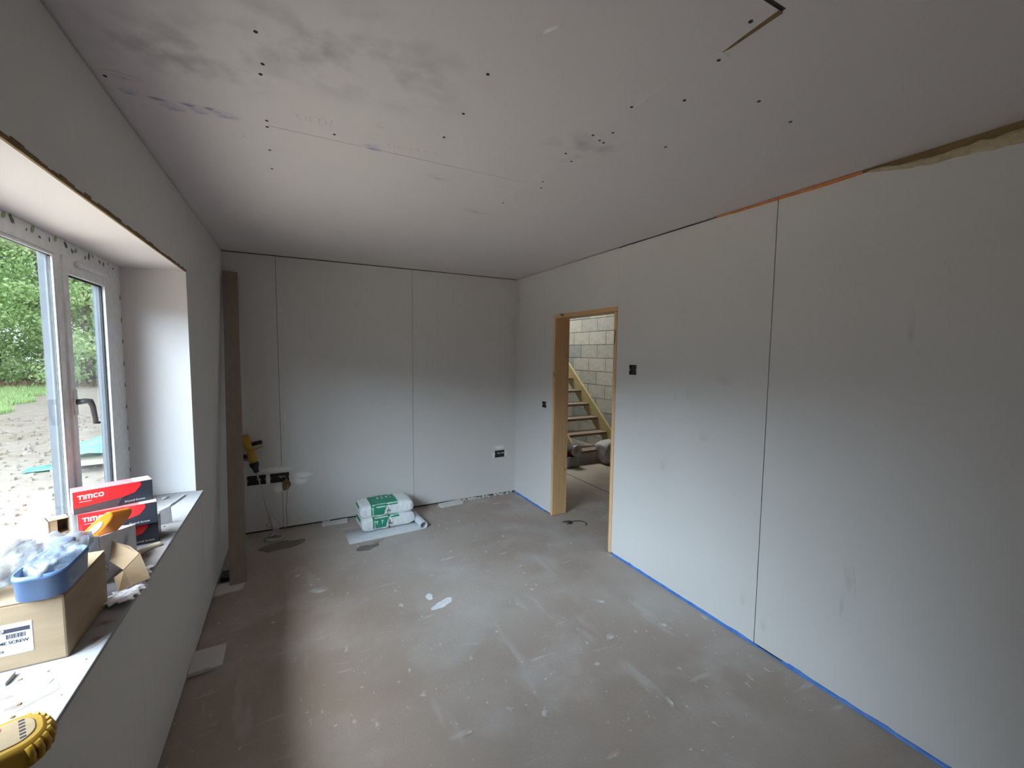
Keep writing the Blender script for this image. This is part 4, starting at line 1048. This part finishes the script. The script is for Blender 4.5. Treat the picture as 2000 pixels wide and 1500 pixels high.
# orange wedge tool in the carton
og = thing('orange_tool', 'orange wedge-shaped plastic tool with pale oval label in the white carton', 'tool', (-.62, 1.88, .93))
oy = 1.865
prof = [(-.639, .965), (-.622, .984), (-.600, 1.008), (-.578, 1.030), (-.562, 1.041), (-.552, 1.043), (-.546, 1.037), (-.545, 1.026), (-.552, 1.010), (-.566, .990), (-.585, .968), (-.60, .93), (-.625, .90), (-.650, .93)]
prof = [(x - .016, z) for x, z in prof]
b = MB().prism([(x, oy, z) for x, z in prof], (.036, .064, -.012))
b.build('tool_body', M['orange'], og, bevel=.005, seg=3, shift=(-.62, 1.88, .93))
pts = []
for k in range(20):
    a_ = 2 * PI * k / 20; u, w = .030 * math.cos(a_), .0095 * math.sin(a_); ca, sa2 = math.cos(.80), math.sin(.80)
    pts.append((-.608 + u * ca - w * sa2, oy - .0006, .990 + u * sa2 + w * ca))
MB().prism(pts, (0, -.0008, 0)).build('oval_label', M['lilac'], og, shift=(-.62, 1.88, .93))

# screw boxes
LET = {'T': [[(0, .88), (.86, .88)], [(.43, .88), (.43, 0)]], 'I': [[(.14, 0), (.14, 1)]],
       'M': [[(.12, 0), (.12, .92)], [(.12, .88), (.62, .88)], [(.58, 0), (.58, .80)], [(.55, .88), (.98, .88), (1.04, .80)], [(1.04, 0), (1.04, .84)]],
       'C': [[(.74, .88), (.30, .88), (.16, .80), (.12, .66), (.12, .34), (.16, .20), (.30, .12), (.74, .12)]],
       'O': [[(.30, .88), (.16, .80), (.12, .66), (.12, .34), (.16, .20), (.30, .12), (.60, .12), (.74, .20), (.78, .34), (.78, .66), (.74, .80), (.60, .88), (.30, .88)]]}
ADV = {'T': .88, 'I': .36, 'M': 1.26, 'C': .84, 'O': .92}
def wordmark(word, x0, z0, h, y):
    b = MB(); x = x0
    for ch in word:
        for st in LET[ch]:
            b.ribbon([(x + u * h, y, z0 + v * h) for u, v in st], .24 * h, (0, -1, 0))
        x += ADV[ch] * h
    return b
def screw_box(label, loc, rz, w, d, h, full=True):
    t = thing('screw_box', label, 'box', loc, rz, 'screw boxes stacked on the sill')
    b = MB().box(-w / 2, w / 2, -d / 2, d / 2, 0, h, 0)
    b.mi = [0, 1, 0, 0, 0, 2]
    body = b.build('carton_body', [M['black_print'], M['pink_print'], M['white_card']], t, bevel=.0012)
    fy = -d / 2 - .0004
    def P(u, v): return (-w / 2 + u * w, fy, v * h)
    MB().prism([P(.004, .985), P(.84, .985), P(.845, .80), P(.76, .52), P(.60, .40), P(.004, .26)], (0, -.0003, 0)).build('red_panel', M['red'], t)
    MB().prism([P(.004, .25), P(.60, .39), P(.52, .02), P(.004, .02)], (0, -.0003, 0)).build('grey_panel', M['brown_print'], t)
    wordmark('TIMCO', -w / 2 + .055 * w, h * .62, h * .20, fy - .0007).build('wordmark', M['white_print'], t)
    MB().box(-w / 2 + .075 * w, -w / 2 + .22 * w, fy - .0008, fy - .0005, h * .51, h * .53).build('small_print', M['white_print'], t)
    text_mesh('Drywall Screws', h * .115, M['white_print'], 'small_print', t, (w / 2 - .38 * w, fy - .0006, h * .12), (PI / 2, 0, 0))
    # paler top with a fold strip
    MB().box(-w / 2 + .01, w / 2 - .055, -d / 2 + .003, d / 2 - .003, h, h + .0004).build('top_panel', M['pink_print'], t)
    MB().box(w / 2 - .054, w / 2 - .002, -d / 2 + .003, d / 2 - .003, h, h + .0004).build('top_panel', M['white_card'], t)
    return t
screw_box('black end of lowest screw box on the sill, under the red boxes', (-.612, 2.165, Z), .15, .205, .11, .089)
screw_box('red and black screw box in the middle of the stack, partly hidden by orange tool', (-.617, 2.125, Z + .0893), .23, .222, .10, .084)
screw_box('red and black screw box lying topmost of its stack', (-.634, 2.128, Z + .1738), .40, .224, .075, .083)
# flap and rods beyond the boxes
tag(MB().prism([(-.545, 2.325, Z), (-.505, 2.345, Z), (-.510, 2.352, Z + .075), (-.550, 2.332, Z + .060)], (.0, .006, 0)).build('carton_flap', M['white_card']), 'white folded carton flap standing behind the screw boxes', 'flap')
tag(MB().beam((-.585, 2.50, Z + .004), (-.535, 2.745, Z + .004), (0, 0, 1), .014, .008).build('metal_strip', M['galv']), 'thin grey metal strip lying at the far end of the sill', 'strip')
tag(MB().tube([(-.62, 2.72, Z + .006), (-.60, 2.74, Z + .006)], .006, 8).build('wall_plug', M['cable']), 'tiny grey plug near the far reveal on the sill', 'plug')
b = MB(); v = []; f = []
for i in range(11):
    q = i / 10; x = -.545 + .055 * q; y = 2.015 + .07 * q + .012 * math.sin(q * 3)
    for j in range(5):
        a_ = PI * j / 4; v.append((x + .011 * math.cos(a_) * .8, y - .011 * math.cos(a_), Z + .002 + .011 * math.sin(a_)))
for i in range(10):
    for j in range(4): f.append((i * 5 + j, i * 5 + j + 1, (i + 1) * 5 + j + 1, (i + 1) * 5 + j))
o = MB().add(v, f, 0, True).build('card_curl', plain('cream_card', (.62, .56, .44), .8), recalc=False)
so_ = o.modifiers.new('thickness', 'SOLIDIFY'); so_.thickness = .0015
tag(o, 'curled cream scrap of card in front of the black screw box', 'scrap')
# bent piece of cardboard
pc = thing('bent_cardboard', 'torn bent piece of brown cardboard resting on the papers', 'cardboard', (-.50, 1.80, Z))
def panel(name, pts, mat):
    v = [Vector(q) for q in pts]; nrm = (v[1] - v[0]).cross(v[2] - v[0]).normalized() * .003
    return MB().prism(pts, nrm).build(name, mat, pc, shift=(-.50, 1.80, Z))
panel('panel', [(-.565, 1.865, .938), (-.555, 1.80, .895), (-.505, 1.745, .880), (-.478, 1.800, .905), (-.515, 1.848, .918)], M['card'])
panel('panel', [(-.505, 1.745, .880), (-.482, 1.715, .836), (-.440, 1.742, .838), (-.478, 1.800, .905)], M['card'])
panel('panel', [(-.482, 1.715, .836), (-.505, 1.690, .838), (-.525, 1.730, .868), (-.505, 1.745, .880)], M['card'])
# crumpled paper sacks hanging over the sill edge
def paper(name, label, cx, cy, hx, hy, rot, seed, lift=.010, layers=1):
    from mathutils import noise
    n = 16; v = []; f = []
    for i in range(n + 1):
        for j in range(n + 1):
            x, y = -hx + 2 * hx * i / n, -hy + 2 * hy * j / n
            x += .006 * math.sin(j * 1.3 + seed); y += .006 * math.sin(i * 1.1 + seed)
            X, Y = cx + x * math.cos(rot) - y * math.sin(rot), cy + x * math.sin(rot) + y * math.cos(rot)
            z = Z + .0015 + lift * (0.5 + .5 * noise.noise(Vector((x * 28, y * 28, seed)))) + lift * .4 * abs(noise.noise(Vector((x * 60, y * 60, seed))))
            if X > -.458: z -= (X + .458) * .8
            v.append((X, Y, z))
    for i in range(n):
        for j in range(n): f.append((i * (n + 1) + j, (i + 1) * (n + 1) + j, (i + 1) * (n + 1) + j + 1, i * (n + 1) + j + 1))
    o = MB().add(v, f, 0, True).build(name, M['paper'], recalc=False)
    s_ = o.modifiers.new('thickness', 'SOLIDIFY'); s_.thickness = .002; s_.offset = 1
    return tag(o, label, 'paper')
paper('crumpled_paper', 'crumpled white paper at the sill edge beside the cardboard box', -.488, 1.672, .034, .055, -.2, 3.3, .022)
paper('crumpled_paper', 'flat white paper under the bent brown cardboard', -.492, 1.80, .034, .075, .1, 6.1, .010)
# yellow tool at the near end of the sill
ty = thing('yellow_tool', 'yellow ribbed tool grip with tan face at the near end of the sill', 'tool', (-.53, 1.075, Z), .42)
loft([rr(.085, .052, .04, 0), rr(.090, .056, .042, .006), rr(.090, .056, .042, .040), rr(.082, .048, .038, .050)]).build('tool_body', M['yellow'], ty)
loft([rr(.074, .040, .032, .050), rr(.072, .038, .031, .052)]).build('face_plate', M['tan'], ty)
for k in range(9):
    a_ = -1.25 + k * .30
    c_, s_ = math.cos(a_), math.sin(a_)
    px_, py_ = .050 + .041 * c_, .016 * 0 + .056 * s_
    MB().tube([(px_ + .001, py_, .010), (px_ + .004 * c_ + .001, py_ + .004 * s_, .026), (px_ - .002, py_, .044)], .0052, 8).build('grip_rib', M['yellow'], ty)
for k in range(6):
    MB().box(.052, .060, -.030 + k * .011, -.025 + k * .011, .052, .0526).build('black_tick', M['ink'], ty)
MB().box(-.02, .03, .020, .030, .052, .0530).build('red_strip', M['pinkred'], ty)
tag(MB().box(-.66, -.607, 1.345, 1.385, Z, Z + .010).build('grey_scrap', M['card_grey'], bevel=.001), 'small flat grey scrap on the sill in front of the cardboard box', 'scrap')

# ------------------------------------------------------------------ outside
GZ = -.25
gr = MB(); nx, ny = 70, 80
from mathutils import noise as _noise
v, f = [], []
for i in range(nx + 1):
    for j in range(ny + 1):
        x = -50 + (49.15) * (i / nx) ** .7; y = -30 + 110 * j / ny
        h = .05 * _noise.noise(Vector((x * .5, y * .5, 0))) + .25 * max(0, (-x - 9) / 10) * 0
        if x > -4: h = min(0, h)
        v.append((x, y, GZ + h * min(1, max(0, (-x - 1.2) / 2))))
for i in range(nx):
    for j in range(ny): f.append((i * (ny + 1) + j, (i + 1) * (ny + 1) + j, (i + 1) * (ny + 1) + j + 1, i * (ny + 1) + j + 1))
gr.add(v, f, 0, True)
structure('ground', gr, M['ground'])
# stones on the bare ground
b = MB(); rn = random.Random(14)
for k in range(420):
    y = rn.uniform(6, 16); x = -y * rn.uniform(.27, .46); q = rn.uniform(.012, .05)
    n_ = 6; pts = [(x + q * math.cos(2 * PI * i / n_) * rn.uniform(.7, 1.2), y + q * math.sin(2 * PI * i / n_) * rn.uniform(.7, 1.2), GZ - .03) for i in range(n_)]
    b.prism(pts, (rn.uniform(-.01, .01), rn.uniform(-.01, .01), .03 + q * rn.uniform(.5, 1.0)))
tag(b.build('stones', M['ground']), 'loose pale stones scattered on the bare ground outside', 'stones', kind='stuff')
# grass verge and bank of dead leaves under the trees
def verge(name, mat, label, cat, n, hgt, area, wid):
    b = MB(); rn = random.Random(len(name))
    for k in range(n):
        x, y = area(rn)
        h = hgt * rn.uniform(.5, 1.3); a_ = rn.uniform(0, 2 * PI); lx, ly = rn.uniform(-.5, .5) * h, rn.uniform(-.5, .5) * h
        dx, dy = wid * math.cos(a_), wid * math.sin(a_)
        b.add([(x - dx, y - dy, GZ - .05), (x + dx, y + dy, GZ - .05), (x + lx, y + ly, GZ + h)], [(0, 1, 2)])
    return tag(b.build(name, mat, recalc=False), label, cat, kind='stuff')
def a_grass(rn):
    y = rn.uniform(13.5, 27.5)
    return -7.46 - .2336 * (y - 17.3) - .25 * math.sin(y * 2.1) - rn.uniform(0, 1) ** 1.5 * 8, y
verge('grass', M['leaf_b'], 'bright green grass verge between the bare ground and the trees', 'grass', 22000, .14, a_grass, .03)
def a_leaf(rn):
    return rn.uniform(-20, -6.5), rn.uniform(27.0, 33)
verge('undergrowth', M['brushwood'], 'brown undergrowth along the foot of the trees', 'undergrowth', 6000, .28, a_leaf, .05)

def make_tree_meshes(seed, height, spread, leafmat, n_leaf, leaf):
    rn = random.Random(seed)
    tr = MB()
    tr.tube([(0, 0, -.1), (.05, .02, height * .25), (-.04, .06, height * .55), (.05, 0, height * .85)], [.17, .13, .09, .03], 10)
    cl = []
    for k in range(30):
        z = height * rn.uniform(.06, 1.0); a_ = rn.uniform(0, 2 * PI)
        r = spread * math.sqrt(rn.uniform(.02, 1)) * (1.1 - .55 * z / height)
        c = Vector((r * math.cos(a_), r * math.sin(a_), z)); cl.append((c, rn.uniform(.55, 1.0) * spread * .42))
        if k % 2 == 0: tr.tube([(0, .02, max(.3, z * .7)), tuple(c * .5 + Vector((0, 0, z * .40))), tuple(c)], [.05, .035, .012], 6)
    lf = MB()
    for k in range(n_leaf):
        c, r = rn.choice(cl)
        d = Vector((rn.gauss(0, 1), rn.gauss(0, 1), rn.gauss(0, .8))).normalized() * r * rn.uniform(.45, 1.05)
        p = c + d
        n = (d.normalized() + Vector((rn.uniform(-.7, .7), rn.uniform(-.7, .7), rn.uniform(-.2, 1.0)))).normalized()
        a_ = n.orthogonal().normalized(); b_ = n.cross(a_)
        t_ = rn.uniform(0, 2 * PI); a2 = a_ * math.cos(t_) + b_ * math.sin(t_); b2 = n.cross(a2)
        s = leaf * rn.uniform(.6, 1.35)
        lf.add([p - a2 * s, p - b2 * s * .5, p + a2 * s, p + b2 * s * .5], [(0, 1, 2, 3)])
    return tr, lf
protos = []
for i, (hgt, sprd, mt, n, lf) in enumerate([(9.0, 2.9, 'leaf_a', 12500, .095), (7.2, 2.5, 'leaf_b', 12000, .085), (10.5, 3.2, 'leaf_c', 12500, .10)]):
    tr, lv = make_tree_meshes(50 + i, hgt, sprd, M[mt], n, lf)
    protos.append((tr, lv, mt))
kinds = ['mid-green leafy tree', 'pale green bushy tree', 'tall dark-leaved tree']
spots = [(-9.0, 28.2, 1, 'its leaves filling the left edge of the fixed pane'), (-11.0, 29.5, 0, 'second along from the left edge of the fixed pane'), (-13.3, 31.0, 1, 'beyond the grass verge, mostly hidden by the reveal'),
         (-9.6, 32.0, 2, 'standing dark behind the paler trees'), (-7.6, 30.2, 0, 'seen through the opening sash'), (-6.0, 33.0, 2, 'farthest, seen low through the opening sash'),
         (-12.2, 34.5, 2, 'in the back row, over the grass verge'), (-15.5, 27.0, 0, 'near the outer end of the grass verge'), (-8.4, 36.0, 0, 'last in the back row, behind the opening sash')]
done = {}
for (x, y, k, tx) in spots:
    t = thing('leafy_tree', kinds[k] + ' ' + tx, 'tree', (x, y, GZ), random.uniform(0, 6.28), 'trees beyond the site')
    if k not in done:
        tr, lv, mt = protos[k]
        a_ = tr.build('trunk', M['bark'], t); c_ = tag(lv.build('crown', M[mt], t, recalc=False)); done[k] = (a_, c_)
    else:
        for q in done[k]:
            c_ = q.copy(); C.objects.link(c_); c_.parent = t

# pallet of timber under a green tarpaulin, and a loose flap of the same sheet
pl = thing('timber_pallet', 'stack of pale boards on the ground below the green tarpaulin', 'pallet', (-2.58, 8.95, GZ), .15)
for k in range(5):
    MB().box(-.6, .75, -.62 + k * .26, -.42 + k * .26, .12, .15).build('board', M['timber'], pl)
for k in range(3):
    MB().box(-.6 + k * .615, -.48 + k * .615, -.62, .62, 0, .12).build('bearer', M['timber'], pl)
v, f = [], []
n = 18
for i in range(n + 1):
    for j in range(n + 1):
        x, y = -.60 + 1.35 * i / n, -.45 + 1.1 * j / n
        z = .175 + .22 * math.exp(-((x / .6) ** 2 + (y - .1) ** 2 * 5)) + .12 * abs(_noise.noise(Vector((x * 4, y * 4, 2)))) - (max(0, -.52 - x) * .3)
        v.append((x, y, z))
for i in range(n):
    for j in range(n): f.append((i * (n + 1) + j, (i + 1) * (n + 1) + j, (i + 1) * (n + 1) + j + 1, i * (n + 1) + j + 1))
o = MB().add(v, f, 0, True).build('green_tarpaulin', M['tarp'], recalc=False)
o.location = (-2.58, 9.05, GZ); o.rotation_euler = (0, 0, .15)
s_ = o.modifiers.new('thickness', 'SOLIDIFY'); s_.thickness = .012; s_.offset = 1
tag(o, 'green tarpaulin heaped over the timber outside', 'tarpaulin')
v, f = [], []
for i in range(9):
    for j in range(5):
        x, y = -.28 + .62 * i / 8, -.16 + .34 * j / 4
        v.append((x, y, .03 + .14 * max(0, (i - 3) / 8) * (1 - abs(j - 2) / 3) + .05 * abs(_noise.noise(Vector((x * 6, y * 6, 5))))))
for i in range(8):
    for j in range(4): f.append((i * 5 + j, (i + 1) * 5 + j, (i + 1) * 5 + j + 1, i * 5 + j + 1))
o = MB().add(v, f, 0, True).build('green_sheet_scrap', M['tarp'], recalc=False)
o.location = (-3.28, 8.78, GZ - .01)
s_ = o.modifiers.new('thickness', 'SOLIDIFY'); s_.thickness = .01; s_.offset = 1
tag(o, 'small torn flap of green sheeting lying alone on the bare ground', 'sheet')
